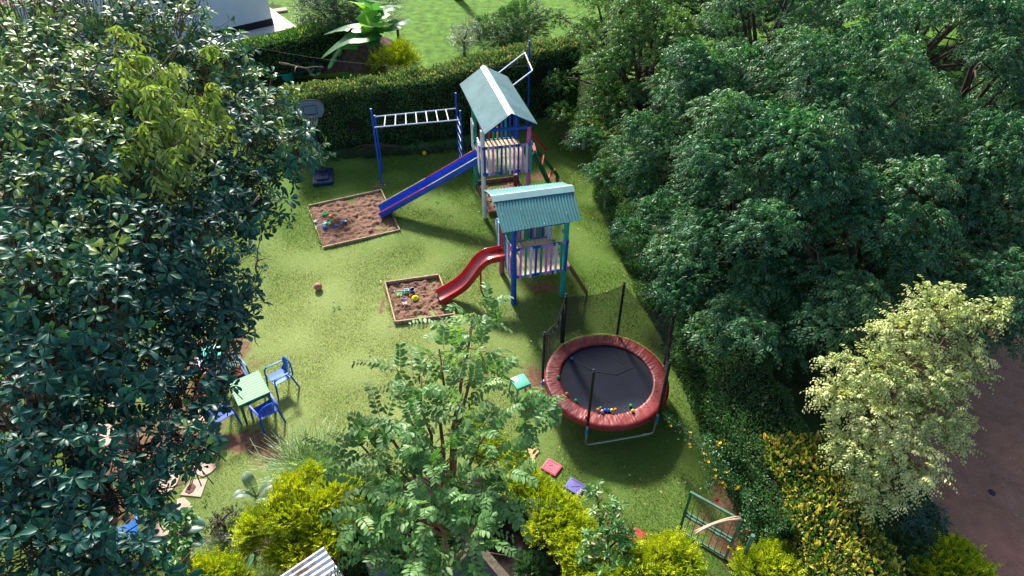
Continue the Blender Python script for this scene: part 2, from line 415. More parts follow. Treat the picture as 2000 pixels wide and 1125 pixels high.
def sheetmat(name, col, streak, rough=.42, metal=.0):
    m, t, b = nodemat(name)
    a = ramp(t, noise_tex(t, 1.6, 6, .65), [(.3, [c*.8 for c in col]), (.7, [min(1,c*1.15) for c in col])])
    f = ramp(t, noise_tex(t, 8, 7, .75), [(.60,(0,0,0)),(.72,(1,1,1))])
    mx = N(t, 'MixRGB'); t.links.new(f, mx.inputs[0]); t.links.new(a, mx.inputs[1]); mx.inputs[2].default_value = (*streak, 1)
    t.links.new(mx.outputs[0], b.inputs['Base Color']); b.inputs['Roughness'].default_value = rough; b.inputs['Metallic'].default_value = metal
    return m
M_ROOF1 = sheetmat('pale_green_roof_sheet', (.34,.50,.47), (.24,.31,.28), .5)
M_ROOF2 = sheetmat('turquoise_roof_sheet', (.050,.205,.215), (.12,.20,.19), .55)
M_RIDGE = sheetmat('off_white_ridge', (.52,.56,.53), (.36,.36,.32), .5)
M_RIDGE2 = sheetmat('pale_blue_ridge', (.20,.36,.37), (.20,.30,.30), .55)
M_GALV = mat('galvanised_steel', (.55,.58,.62), .38, .1, 4, metal=.75)
M_BLACK = mat('black_foam', (.012,.012,.014), .6, .2, 4)
M_RUBBER = mat('dark_rubber', (.025,.026,.03), .7, .3, 8, .3)

def corr(mb, a0, a1, b0, b1, pitch=.08, amp=.011, per=6):
    """corrugated sheet: waves across a->b, run from edge 0 to edge 1"""
    a0, a1, b0, b1 = map(Vector, (a0, a1, b0, b1)); L = (b0-a0).length; n = int(L/pitch*per)
    nrm = (b0-a0).cross(a1-a0).normalized()
    if nrm.z < 0: nrm = -nrm
    vs = []
    for i in range(n+1):
        s = i/n; o = nrm*amp*math.sin(2*math.pi*s*L/pitch)
        p = a0.lerp(b0, s); q = a1.lerp(b1, s); vs += [p+o, q+o, p+o-nrm*.003, q+o-nrm*.003]
    fs = []
    for i in range(n):
        k = 4*i; fs += [(k,k+4,k+5,k+1), (k+2,k+3,k+7,k+6), (k,k+2,k+6,k+4), (k+1,k+5,k+7,k+3)]
    mb.add(vs, fs)

def railing(root, p0, p1, z0, z1, cols, rails, label=None, off=.03, w=.070):
    """picket panel from p0 to p1 (local xy), slats of given paints on two horizontal rails"""
    p0 = Vector((*p0, 0)); p1 = Vector((*p1, 0)); d = p1-p0; n = len(cols); ang = math.atan2(d.y, d.x); nr = Vector((d.y, -d.x, 0)).normalized()
    for i, m in enumerate(cols):
        c = p0+d*((i+.5)/n)+nr*off; jz = random.uniform(-.02,.03)
        MB().box((c.x, c.y, (z0+z1)/2+jz), (w*random.uniform(.9,1.1), .02, z1-z0+.06), rz=ang+random.uniform(-.01,.01), M=Matrix.Rotation(ang,3,'Z')@Matrix.Rotation(random.uniform(-.02,.02),3,'Y'), bev=.004).build('slat', m, root)
    for z in (z0+.04, z1-.02):
        k = len(rails)
        for i, m in enumerate(rails):
            a = p0+d*(i/k); b_ = p0+d*((i+1)/k)
            MB().beam((a.x,a.y,z), (b_.x,b_.y,z), .035, .085, bev=.004).build('rail', m, root)

# ================================================================== PLAY TOWER WITH THE STRAIGHT SLIDE
o1 = Vector((-.93, 19.27, 0)); rz1 = math.radians(10.5)
t1 = thing('play_tower', 'tall wooden play tower with pale green gabled tin roof and long straight blue slide', 'play tower', o1, rz1)
R1i = Matrix.Rotation(-rz1, 3, 'Z')
def loc1(p): return R1i@(Vector(p)-o1)
for (a, b_, m, h, lb) in ((0,0,M_WHITE,3.3,'white corner post'),(1.5,0,M_PINK,3.3,'pink corner post'),(0,2.05,M_GREEN,3.3,'green corner post'),(1.5,2.05,M_BLUE,3.3,'blue corner post')):
    MB().tube([(a,b_,-.02),(a+random.uniform(-.01,.01),b_,1.6),(a,b_,h)], [.082,.076,.07], 16).build('post', m, t1, smooth='auto', label=lb)
mb = MB()
for i in range(12):
    x = -.04+(i+.5)*1.58/12; mb.box((x, 1.03+random.uniform(-.02,.02), 1.76+random.uniform(-.003,.003)), (.122, 2.12, .035), bev=.004)
mb.build('deck', M_DECK, t1, label='bare timber floor boards')
mb = MB()
for y in (.05, 1.0, 2.0): mb.beam((-.05,y,1.69),(1.55,y,1.69),.05,.1)
mb.build('joist', M_TIMB, t1)
PL = dict(b=M_BLUE, p=M_PALE, l=M_LILAC, g=M_GREEN, w=M_WHITE, t=M_TEAL, k=M_PINK, r=M_RED, c=M_CREAM, d=M_DBLUE, s=M_LBLUE, m=M_MAUVE)
def cl(s): return [PL[c] for c in s]
railing(t1, (-.03,-.07), (1.62,-.07), 1.72, 2.72, cl('bplgbgplblpt'), cl('blblbblb'))
railing(t1, (-.08,.62), (-.08,0), 1.72, 2.72, cl('gpwpl'), cl('wb'))
railing(t1, (-.08,2.0), (-.08,1.5), 1.72, 2.72, cl('wptw'), cl('w'))
railing(t1, (1.5,2.12), (0,2.12), 1.72, 2.78, cl('bbtscgrbrg'), cl('bgb'))
railing(t1, (1.58,0), (1.58,.55), 1.72, 2.72, cl('ptb'), cl('b'))
# roof from its four eave corners and two apexes
er = 3.42; ap = 3.95
eFL, eFR, eBL = G(946,262,er), G(1050,243,er), G(898,165,er)
eBR = eFR+(eBL-eFL)
aF = (eFL+eFR)/2; aF.z = ap; aB = (eBL+eBR)/2; aB.z = ap
L = loc1
mb = MB(); corr(mb, L(aB), L(eBL), L(aF), L(eFL), .085, .011); mb.build('roof_sheet', M_ROOF1, t1)
mb = MB(); corr(mb, L(aB), L(eBR), L(aF), L(eFR), .085, .011); mb.build('roof_sheet', M_ROOF1, t1)
mb = MB(); d = (aF-aB).normalized(); sL = (eFL-aF)*.13; sR = (eFR-aF)*.13; up = Vector((0,0,.022))
a_, b2 = aB-d*.03+up, aF+d*.03+up
q = [L(a_+sL), L(a_), L(a_+sR), L(b2+sL), L(b2), L(b2+sR)]; z = Vector((0,0,-.006)); q += [p+z for p in q]
mb.add(q, [(0,1,4,3),(1,2,5,4),(6,9,10,7),(7,10,11,8),(0,3,9,6),(2,8,11,5),(3,4,10,9),(4,5,11,10),(0,6,7,1),(1,7,8,2)]).build('ridge_cap', M_RIDGE, t1)
mb = MB()
for A, E in ((aF,eFL),(aF,eFR),(aB,eBL),(aB,eBR)):
    s = (aB-aF).normalized()*.10 if A is aF else (aF-aB).normalized()*.10
    mb.beam(L(A+s)-Vector((0,0,.05)), L(E+s+(A-E)*.04)-Vector((0,0,.05)), .035, .07)
for k in (0.1,.5,.92):
    for E0, E1 in ((eFL,eBL),(eFR,eBR)):
        mb.beam(L(aF.lerp(E0,k))-Vector((0,0,.055)), L(aB.lerp(E1,k))-Vector((0,0,.055)), .03, .04)
mb.build('roof_frame', M_DBLUE, t1)
mb = MB(); mb.beam((0,0,3.28),(1.5,0,3.28),.05,.1); mb.beam((0,2.05,3.28),(1.5,2.05,3.28),.05,.1); mb.beam((0,0,3.28),(0,2.05,3.28),.05,.1); mb.beam((1.5,0,3.28),(1.5,2.05,3.28),.05,.1)
mb.build('top_beam', M_BLUE, t1)
# straight slide: a U channel with painted lips
def channel(root, path, wd, wall, mfl, lips, label, thick=.03, mun=None):
    """path: list of (point, side unit) in local coords"""
    V = []; prof = [(-wd/2-.02, wall), (-wd/2+.005, wall), (-wd/2+.03, .03), (-wd/2+.08, 0), (wd/2-.08, 0), (wd/2-.03, .03), (wd/2-.005, wall), (wd/2+.02, wall), (wd/2+.02, -thick), (-wd/2-.02, -thick)]
    k = len(prof)
    for (p, sd_, upv) in path:
        for (s, h) in prof: V.append(p+sd_*s+upv*h)
    F = [(i*k+j, i*k+(j+1)%k, (i+1)*k+(j+1)%k, (i+1)*k+j) for i in range(len(path)-1) for j in range(k)]
    F += [tuple(range(k)), tuple((len(path)-1)*k+j for j in range(k-1, -1, -1))]
    mb = MB(); mb.add(V, F); s = mb.build('slide', mfl, root, smooth='auto', label=label)
    for (side, i0, i1, m) in lips:
        pts = [path[i][0]+path[i][1]*side*(wd/2)+path[i][2]*(wall+.008) for i in range(i0, i1+1)]
        MB().tube(pts, .018, 8).build('lip', m, s, smooth=True)
    return s
m, t, b = nodemat('blue_slide'); b.inputs['Base Color'].default_value = (.010,.045,.36,1)
c = ramp(t, noise_tex(t, 3, 5, .6), [(.3,(.010,.05,.42)),(.7,(.02,.10,.60))]); t.links.new(c, b.inputs['Base Color']); b.inputs['Roughness'].default_value = .28; M_SLB = m
S0 = L((-1.10,20.15,1.86)); 
S1w = G(743,416,.10); S1 = L(S1w); dd = (S1-S0); n = 12
sdv = Vector((-dd.y, dd.x, 0)).normalized(); 
if (sdv.y < 0): sdv = -sdv
pth = []
for i in range(n+1):
    s = i/n; p = S0+dd*s; p.z += -.02*math.sin(s*math.pi)
    if s > .9: p.z += .0
    dn_ = dd.normalized(); u = sdv.cross(dn_); u = u if u.z > 0 else -u; pth.append((p, sdv, u))
M_YEL = mat('yellow_paint', (.62,.48,.16), .45, .2, 5); M_YW = mat('cream_yellow_paint', (.68,.62,.42), .45, .15, 5); M_PR = mat('pink_red_paint', (.50,.04,.10), .4, .2, 5)
channel(t1, pth, .52, .16, M_SLB, [(1,0,6,M_PR),(1,6,12,M_YEL),(-1,0,6,M_YW),(-1,6,12,M_PR)], 'straight blue slide with red and yellow lips')
# climbing ramp on the right
lw = lambda x, y, z: L(G(x, y, z))
n0, n1 = L((.74,20.55,1.80)), lw(1074,362,.0)
f0, f1 = L((.62,21.25,1.80)), lw(1089,343,.0)
MB().beam(n0, n1, .05, .18, bev=.006).build('stringer', M_DGREEN, t1)
MB().beam(f0, f1, .05, .12, bev=.006).build('stringer', M_DGREEN, t1)
MB().beam(n0+Vector((0,0,.11)), n1+Vector((0,0,.11)), .05, .02).build('stringer_edge', mat('pink_edge', (.62,.4,.45), .5, .2), t1)
MB().beam(f0+Vector((0,0,.45)), f0.lerp(f1,.55)+Vector((0,0,.45)), .05, .08).build('hand_rail', M_RED, t1)
for k, m in ((.10,M_RED),(.45,M_RED),(.86,M_ORANGE)):
    MB().beam(n0.lerp(n1,k)+Vector((0,0,.10)), f0.lerp(f1,k)+Vector((0,0,.10)), .10, .035, bev=.005).build('tread', m, t1)

# ================================================================== SMALL PLAY TOWER WITH THE WAVY SLIDE
o2 = Vector((.05, 14.89, 0)); rz2 = math.radians(14.5)
t2 = thing('play_tower', 'lower wooden play tower with turquoise tin roof and curvy red slide', 'play tower', o2, rz2)
R2i = Matrix.Rotation(-rz2, 3, 'Z')
def loc2(p): return R2i@(Vector(p)-o2)
L = loc2
for (a, b_, m, lb) in ((0,0,M_BLUE,'blue corner post'),(1.5,0,M_TEAL,'teal corner post'),(0,1.45,M_MAUVE,'dark pink corner post'),(1.5,1.45,M_PALE,'pale corner post')):
    MB().tube([(a,b_,-.02),(a,b_,1.3),(a,b_,2.75)], [.085,.078,.072], 16).build('post', m, t2, smooth='auto', label=lb)
mb = MB()
for i in range(12):
    x = -.04+(i+.5)*1.58/12; mb.box((x, .76+random.uniform(-.015,.015), 1.06+random.uniform(-.003,.003)), (.124, 1.62, .035), bev=.004)
mb.build('deck', M_DECK, t2, label='bare timber floor boards')
mb = MB()
for y in (.05, .75, 1.4): mb.beam((-.05,y,1.0),(1.68,y,1.0),.05,.09)
mb.build('joist', M_TIMB, t2)
railing(t2, (-.05,-.07), (1.58,-.07), 1.02, 2.05, cl('blgpbgllpgb'), cl('blblbl'))
railing(t2, (-.08,.62), (-.08,-.03), 1.02, 2.05, cl('btwkl'), cl('wl'))
railing(t2, (-.08,1.55), (-.08,1.28), .9, 2.0, cl('stw'), cl('b'))
railing(t2, (1.5,1.52), (0,1.52), 1.02, 2.05, cl('pbglbgwlbgtb'), cl('bgb'))
railing(t2, (1.57,0), (1.57,.5), 1.02, 2.05, cl('gtb'), cl('b'))
eFL1 = eFL.copy(); ez = 2.86; rzz = 3.32
eFL, eFR, rL, rR = G(981,455,ez), G(1136,430,ez), G(962,384,rzz), G(1118,364,rzz)
eBL = rL+(rL-eFL); eBR = rR+(rR-eFR); eBL.z = eBR.z = ez
mb = MB(); corr(mb, L(rL), L(eFL), L(rR), L(eFR), .085, .012); mb.build('roof_sheet', M_ROOF2, t2)
mb = MB(); corr(mb, L(rL), L(eBL), L(rR), L(eBR), .085, .012); mb.build('roof_sheet', M_ROOF2, t2)
d = (rR-rL).normalized(); a_, b2 = rL-d*.04+Vector((0,0,.024)), rR+d*.02+Vector((0,0,.024)); sF = (eFL-rL)*.17; sB = (eBL-rL)*.17
q = [L(a_+sF), L(a_), L(a_+sB), L(b2+sF), L(b2), L(b2+sB)]; q += [p+Vector((0,0,-.006)) for p in q]
MB().add(q, [(0,1,4,3),(1,2,5,4),(6,9,10,7),(7,10,11,8),(0,3,9,6),(2,8,11,5),(3,4,10,9),(4,5,11,10),(0,6,7,1),(1,7,8,2)]).build('ridge_cap', M_RIDGE2, t2)
mb = MB()
for a, e0, e1 in ((rL,eFL,eBL),(rR,eFR,eBR)):
    s = d*.1 if a is rL else -d*.1
    for e in (e0, e1): mb.beam(L(a+s)-Vector((0,0,.05)), L(e+s+(a-e)*.05)-Vector((0,0,.05)), .035, .07)
for k in (.1,.5,.9):
    mb.beam(L(rL.lerp(eFL,k))-Vector((0,0,.055)), L(rR.lerp(eFR,k))-Vector((0,0,.055)), .03, .04)
    mb.beam(L(rL.lerp(eBL,k))-Vector((0,0,.055)), L(rR.lerp(eBR,k))-Vector((0,0,.055)), .03, .04)
mb.build('roof_frame', M_DBLUE, t2)
mb = MB()
for y in (0,1.45): mb.beam((0,y,2.68),(1.5,y,2.68),.05,.09)
mb.build('top_beam', M_BLUE, t2)
MB().beam(L(G(1112,520,.95)), L(G(1146,572,.0)), .16, .05, bev=.006).build('ramp_board', M_TIMB2, t2, label='dark plank leaning from the deck to the ground')
MB().box((1.62,.35,1.0), (.2,.5,.04), bev=.004).build('step', M_TIMB, t2)
# wavy red slide
m, t, b = nodemat('red_slide'); c = ramp(t, noise_tex(t, 3, 5, .6), [(.3,(.36,.012,.018)),(.7,(.50,.03,.03))]); t.links.new(c, b.inputs['Base Color']); b.inputs['Roughness'].default_value = .22; b.inputs['Coat Weight'].default_value = .3; M_SLR = m
prf = [(988,496,1.22),(972,494,1.22),(952,498,1.19),(938,510,1.05),(929,523,.88),(919,537,.68),(908,549,.50),(895,559,.36),(880,568,.24),(868,576,.17),(858,583,.13)]
cp = [G(*p) for p in prf]
fit = [Vector((cp[0].x+(cp[-1].x-cp[0].x)*i/10, 0, 0)) for i in range(11)]
cp = [Vector((c_.x, c_.y, c_.z)) for c_ in cp]
y0, y1 = cp[0].y, cp[-1].y
for i, c_ in enumerate(cp): c_.y = y0+(y1-y0)*i/10
pts = [L(c_) for c_ in cp]; fine_p = []
for i in range(len(pts)-1):
    p0 = pts[max(0,i-1)]; p1 = pts[i]; p2 = pts[i+1]; p3 = pts[min(len(pts)-1,i+2)]
    for j in range(4):
        s = j/4; fine_p.append(.5*((2*p1)+(p2-p0)*s+(2*p0-5*p1+4*p2-p3)*s*s+(3*p1-p0-3*p2+p3)*s**3))
fine_p.append(pts[-1]); pth = []
dv = (pts[-1]-pts[0]); sdv = Vector((-dv.y, dv.x, 0)).normalized(); sdv = sdv if sdv.y > 0 else -sdv
for i, p in enumerate(fine_p):
    tt = (fine_p[min(i+1,len(fine_p)-1)]-fine_p[max(i-1,0)]).normalized(); u = sdv.cross(tt); u = u if u.z > 0 else -u; pth.append((p, sdv, u))
nn_ = len(pth)-1
channel(t2, pth, .50, .13, M_SLR, [(1,0,nn_,M_SLR),(-1,0,nn_,M_SLR)], 'wavy glossy red plastic slide')
MB().tube([L(cp[3])+Vector((0,0,-.03)), L((cp[3].x,cp[3].y,0))], .03, 8).build('support_leg', M_RED, t2)

# ================================================================== SANDPITS
def sandheight(x, y, s=0):
    return (mnoise.noise(Vector((x*1.7, y*1.7, s)))*.05+mnoise.noise(Vector((x*5, y*5, s+3)))*.06+mnoise.noise(Vector((x*13, y*13, s+5)))*.03+abs(mnoise.noise(Vector((x*30, y*30, s+9))))*.012)
m, t, b = nodemat('garden_sand')
c = ramp(t, noise_tex(t, 6, 8, .75), [(.28,(.10,.048,.028)),(.5,(.19,.095,.058)),(.75,(.30,.17,.11))]); t.links.new(c, b.inputs['Base Color']); b.inputs['Roughness'].default_value = .95
bump(t, b, noise_tex(t, 70, 6, .75), .9, .02); M_SAND = m
def sandpit(name, label, q, brd, seed, hs=.10, mb_=M_TIMB):
    c = sum((Vector((*p[:2],0)) for p in q), Vector())/4
    r = thing(name, label, 'sandpit', c)
    q = [Vector((*p[:2],0))-c for p in q]; n = 90; V = []; F = []
    for i in range(n+1):
        for j in range(n+1):
            p = q[0].lerp(q[1], i/n).lerp(q[3].lerp(q[2], i/n), j/n)
            edge = min(i, j, n-i, n-j)/n; z = .015+sandheight(p.x, p.y, seed)*min(1, edge*8+.25)*1.25+.035*min(1, edge*5)
            V.append((p.x, p.y, z))
    for i in range(n):
        for j in range(n): a = i*(n+1)+j; F.append((a, a+n+1, a+n+2, a+1))
    mb = MB(); mb.add(V, F); mb.build('sand', M_SAND, r, smooth=True)
    for i in range(4):
        a, b_ = q[i], q[(i+1)%4]; d = (b_-a).normalized()*.02
        if brd[i] > 0:
            MB().beam(a-d*(1 if i%2 else -1)+Vector((0,0,hs*brd[i]/2-.01)), b_+d*(1 if i%2 else -1)+Vector((0,0,hs*brd[i]/2-.01)), .045, hs*brd[i], bev=.006).build('edging_board', mb_, r)
    return r, c
def gp(*a): return [tuple(G(x, y)[:2]) for x, y in a]
qA = gp((602,405),(745,374),(781,452),(632,486)); qB = gp((753,557),(858,542),(888,618),(773,633)); qC = gp((930,362),(1012,352),(1040,408),(956,420))
SAND = [qA, qB, qC]
sandpit('sandpit', 'largest sandpit where the long blue slide ends', qA, (1,1,1,.45), 1)
sandpit('sandpit', 'square sandpit with full timber frame at the foot of the red slide', qB, (1.5,1.2,1.3,1.4), 2)
sandpit('sandpit', 'sandpit in the shade beneath the tall play tower', qC, (2,1,1.6,1.6), 3, mb_=M_TIMB2)

# ================================================================== MONKEY BARS AND CLIMBING FRAME
mk = thing('monkey_bars', 'blue steel monkey bars with white rungs in front of the back hedge', 'monkey bars', (-4.79,21.66,0))
om = Vector((-4.79,21.66,0)); Lm = lambda p: Vector(p)-om
pF0 = Vector((-4.79,21.66,0)); f2 = G(733,249,2.25); 
fb = G(733,228,2.25); ff1 = G(897,234,2.25); fb1 = G(890,212,2.25)
pB0 = Vector((fb.x-.02, fb.y, 0)); pF0.y = f2.y
for p, h in ((pF0,2.95),(pB0,2.3),(Vector((ff1.x+.05,ff1.y,0)),2.6),(Vector((fb1.x+.03,fb1.y,0)),2.85)):
    MB().tube([Lm(p), Lm((p.x,p.y,h))], .032, 10).build('upright', M_BLUE, mk, smooth='auto')
M_WB = mat('pale_blue_white_paint', (.55,.60,.78), .4, .12, 6)
rails = ((Vector((pF0.x,pF0.y,2.25)), ff1), (fb, fb1))
for a, b_ in rails: MB().tube([Lm(a), Lm(b_)], .024, 8).build('side_rail', M_WB, mk, smooth='auto')
for i in range(7):
    k = (i+1)/8*1.0; a = rails[0][0].lerp(rails[0][1], k); b_ = rails[1][0].lerp(rails[1][1], k)
    if i < 6 or True: MB().tube([Lm(a), Lm(b_)], .02, 8).build('rung', M_WHITE, mk, smooth='auto')
for i in range(6):
    z = .35+i*.32; MB().tube([Lm((ff1.x+.05,ff1.y,z)), Lm((fb1.x+.03,fb1.y,z))], .018, 8).build('ladder_rung', M_WB, mk, smooth='auto')
cf = thing('climbing_frame', 'tall blue steel pole with horizontal overhead bars behind the tall play tower', 'climbing frame', (.62,22.9,0))
oc = Vector((.62,22.9,0)); hz = 2.95
pz = [G(962,152,hz), G(1025,103,hz), G(1040,138,hz), G(985,180,hz)]
base = Vector((pz[1].x*.5+pz[2].x*.5+.02, pz[1].y*.5+pz[2].y*.5, 0))
MB().tube([base-oc, base-oc+Vector((0,0,3.75))], .035, 10).build('upright', M_BLUE, cf, smooth='auto')
for a, b_ in ((pz[0],pz[1]),(pz[3],pz[2])): MB().tube([a-oc, b_-oc], .026, 8).build('side_rail', M_WB, cf, smooth='auto')
MB().tube([pz[1]-oc, pz[2]-oc], .03, 8).build('end_bar', M_CREAM, cf, smooth='auto')
MB().tube([pz[0]-oc, pz[3]-oc], .03, 8).build('end_bar', M_WB, cf, smooth='auto')
for p in (pz[0], pz[3]): MB().tube([p-oc, Vector((p.x,p.y,0))-oc], .032, 10).build('upright', M_BLUE, cf, smooth='auto')

# ================================================================== BASKETBALL STAND
hb = G(632,350); hp = thing('basketball_stand', 'portable basketball hoop with grey backboard and dark blue base', 'basketball hoop', hb, math.radians(12))
mb = MB(); mb.box((0,0,.09), (.74,1.0,.16), bev=.04); mb.box((0,-.12,.2), (.46,.5,.1), bev=.04); mb.box((0,.34,.2),(.3,.22,.1),bev=.03)
mb.build('base', mat('navy_plastic', (.008,.022,.07), .4, .2, 4), hp, smooth='auto')
mb = MB(); mb.tube([(0,.25,.2),(0,.42,1.4),(0,.5,2.45)], .035, 10); mb.tube([(0,-.2,.22),(0,.38,1.0)], .02, 8); mb.build('pole', M_RUBBER, hp, smooth='auto')
bbt = Matrix.Rotation(math.radians(-6), 3, 'Z')
W, H = .98, .68
out = [(-W/2,0,-.12),( -W/2*.8,0,-.12-.2),(W/2*.8,0,-.32),(W/2,0,-.12)]
fan = [(W/2*math.cos(a), 0, .12+(.24)*math.sin(a)) for a in [math.pi*i/16 for i in range(17)]]
pol = [Vector(p) for p in [(-W/2*.72,0,-.34),(W/2*.72,0,-.34),(W/2,0,-.1)]+fan+[(-W/2,0,-.1)]]
cb = Vector((0,.40,2.6))
def plate(pol, c, th, sc=1.0):
    n = len(pol); V = [c+p*sc+Vector((0,-th/2,0)) for p in pol]+[c+p*sc+Vector((0,th/2,0)) for p in pol]
    return V, [tuple(range(n)), tuple(range(2*n-1, n-1, -1))]+[(i, i+n, (i+1)%n+n, (i+1)%n) for i in range(n)]
mb = MB(); mb.add(*plate(pol, cb, .04)); bb = mb.build('backboard', mat('grey_blue_acrylic', (.10,.145,.23), .4, .12, 4), hp)
mb = MB()
for i in range(len(pol)): mb.tube([cb+pol[i]+Vector((0,-.02,0)), cb+pol[(i+1)%len(pol)]+Vector((0,-.02,0))], .018, 6)
mb.build('rim_edge', M_BLACK, bb)
mb = MB()
for a, b_ in (((-.22,-.18),(.22,-.18)),((.22,-.18),(.22,.14)),((.22,.14),(-.22,.14)),((-.22,.14),(-.22,-.18))):
    mb.beam(cb+Vector((a[0],-.024,a[1])), cb+Vector((b_[0],-.024,b_[1])), .006, .02)
mb.build('target_square', M_BLACK, bb)
mb = MB(); mb.ring(cb+Vector((0,-.30,-.24)), .225, .01, 32, 6); mb.box(cb+Vector((0,-.06,-.24)), (.14,.1,.09)); mb.build('hoop', mat('steel_grey', (.2,.21,.23), .4, .1, 4, metal=.5), hp)
mb = MB()
for i in range(12):
    a = 2*math.pi*i/12; a2 = a+.35
    mb.tube([cb+Vector((.22*math.cos(a),-.30+.22*math.sin(a),-.25)), cb+Vector((.14*math.cos(a2),-.30+.14*math.sin(a2),-.5))], .004, 4)
    mb.tube([cb+Vector((.22*math.cos(a),-.30+.22*math.sin(a),-.25)), cb+Vector((.14*math.cos(a-.35),-.30+.14*math.sin(a-.35),-.5))], .004, 4)
mb.build('net', M_WHITE, hp)

# ================================================================== TRAMPOLINE
tc_ = Vector((2.33, 11.28, 0)); tr = thing('trampoline', 'round trampoline with black mat, dark red padding and open safety net', 'trampoline', tc_)
TZ = .80; RO = 1.53; RI = 1.15
m, t, b = nodemat('jump_mat'); c = ramp(t, noise_tex(t, 2.5, 6, .6), [(.3,(.006,.009,.020)),(.7,(.011,.016,.034))]); t.links.new(c, b.inputs['Base Color']); b.inputs['Roughness'].default_value = .7; b.inputs['Specular IOR Level'].default_value = .2
bump(t, b, noise_tex(t, 160, 2, .5), .15, .003)
V = [(0,0,TZ-.06)]; F = []; nr_, na = 14, 72
for i in range(1, nr_+1):
    r = RI*1.03*i/nr_
    for j in range(na):
        a = 2*math.pi*j/na; V.append((r*math.cos(a), r*math.sin(a), TZ-.06+.035*(i/nr_)**3+.004*mnoise.noise(Vector((r*2*math.cos(a), r*2*math.sin(a), 0)))))
for j in range(na): F.append((0, 1+j, 1+(j+1)%na))
for i in range(nr_-1):
    for j in range(na): a = 1+i*na; F.append((a+j, a+na+j, a+na+(j+1)%na, a+(j+1)%na))
mt_ = MB().add(V, F).build('jumping_mat', m, tr, smooth=True)
M_SEAM = mat('seam_thread', (.05,.055,.07), .7, .1, 4)
mb = MB(); zs = TZ-.048
for pts in ([(-.78,.62),(-.30,.28),(.25,.16),(.80,.42)], [(-.62,.78),(-.30,.80),(-.02,.86)], [(.22,.72),(.5,.52)]):
    mb.tube([(x, y, zs+.004) for x, y in pts], .006, 4)
mb.build('seam', M_SEAM, mt_)
m, t, b = nodemat('red_vinyl'); c = ramp(t, noise_tex(t, 3, 6, .65), [(.3,(.16,.010,.012)),(.7,(.24,.022,.022))]); t.links.new(c, b.inputs['Base Color']); b.inputs['Roughness'].default_value = .45; M_VIN = m
V = []; F = []; na = 360; prof = [(RI-.01,-.01),(RI,.012),(RI+.05,.016),(RI+.11,.018),(RI+.17,.02),(RI+.23,.02),(RI+.29,.018),(RI+.35,.01),(RI+.385,-.03),(RI+.39,-.09)]
k = len(prof)
for j in range(na):
    a = 2*math.pi*j/na
    for i, (r, h) in enumerate(prof):
        wv = (mnoise.noise(Vector((math.cos(a+r*.3)*11, math.sin(a+r*.3)*11, r*4)))*.006+abs(mnoise.noise(Vector((math.cos(a+r*.9)*22, math.sin(a+r*.9)*22, r*5))))*.030+mnoise.noise(Vector((math.cos(a-r*.8)*48, math.sin(a-r*.8)*48, r*6)))*.010) if i < 8 else mnoise.noise(Vector((math.cos(a)*12, math.sin(a)*12, 7)))*.012
        rr = r+(mnoise.noise(Vector((math.cos(a)*7, math.sin(a)*7, 3)))*.012 if i in (0, k-1) else 0)
        V.append((rr*math.cos(a), rr*math.sin(a), TZ+h+wv*(1 if 0 < i < 8 else .3)))
for j in range(na):
    for i in range(k-1): a = j*k; b_ = ((j+1)%na)*k; F.append((a+i, a+i+1, b_+i+1, b_+i))
MB().add(V, F).build('safety_pad', M_VIN, tr, smooth=True, label='creased dark red vinyl padding ring')
MB().ring((0,0,TZ-.06), RO-.02, .024, 72, 8).build('frame_ring', M_GALV, tr, smooth=True)
MB().ring((0,0,TZ-.085), RO+.0, .018, 72, 6).build('pad_edge', M_RED, tr, smooth=True)
mb = MB()
for j in range(72):
    a = 2*math.pi*j/72; mb.tube([((RI+.01)*math.cos(a),(RI+.01)*math.sin(a),TZ-.03),((RO-.04)*math.cos(a),(RO-.04)*math.sin(a),TZ-.05)], .009, 5)
mb.build('springs', M_GALV, tr)
polepx = [(1065,650,1060,740),(1097,575,1094,665),(1212,552,1205,655),(1300,612,1296,712),(1285,705,1275,800),(1153,722,1148,830)]
tops = []
for (tx, ty, bx, by) in polepx:
    p = G(bx, by, TZ); dirv = (Vector((p.x,p.y,0))-tc_).normalized(); q = dirv*(RO+.045)
    Yw = (tc_+q).y; v = (ty-562.5)/FPX; dn_ = math.sin(PITCH)+v*math.cos(PITCH); fw = math.cos(PITCH)-v*math.sin(PITCH)
    h = CH-Yw*dn_/fw; h = min(max(h, 2.0), 2.7); tops.append((q, h))
for i, (q, h) in enumerate(tops):
    MB().tube([(q.x,q.y,.42),(q.x,q.y,h)], .021, 8).build('pole', M_GALV, tr, smooth='auto')
    MB().tube([(q.x,q.y,TZ+.02),(q.x,q.y,h-.05)], [.036,.034], 10).build('foam_sleeve', M_BLACK, tr, smooth='auto')
    MB().lathe((q.x,q.y,h-.03), [(.03,0),(.034,.02),(.026,.05),(.0001,.06)], 10).build('pole_cap', M_RUBBER, tr, smooth='auto')
    MB().tube([(q.x,q.y,.50),(q.x,q.y,.70)], .034, 8).build('clamp_sleeve', M_LBLUE, tr, smooth='auto')
for i0, i1 in ((5,4),(0,1),(2,3)):
    a = tops[i0][0]*.985; b_ = tops[i1][0]*.985; r = .09; u = (b_-a).normalized()
    pts = [Vector((a.x,a.y,TZ-.06)), Vector((a.x,a.y,.14)), Vector((a.x,a.y,.05))+u*.03, Vector((a.x,a.y,.025))+u*.12, Vector((b_.x,b_.y,.025))-u*.12, Vector((b_.x,b_.y,.05))-u*.03, Vector((b_.x,b_.y,.14)), Vector((b_.x,b_.y,TZ-.06))]
    MB().tube(pts, .024, 8).build('leg', M_GALV, tr, smooth='auto')
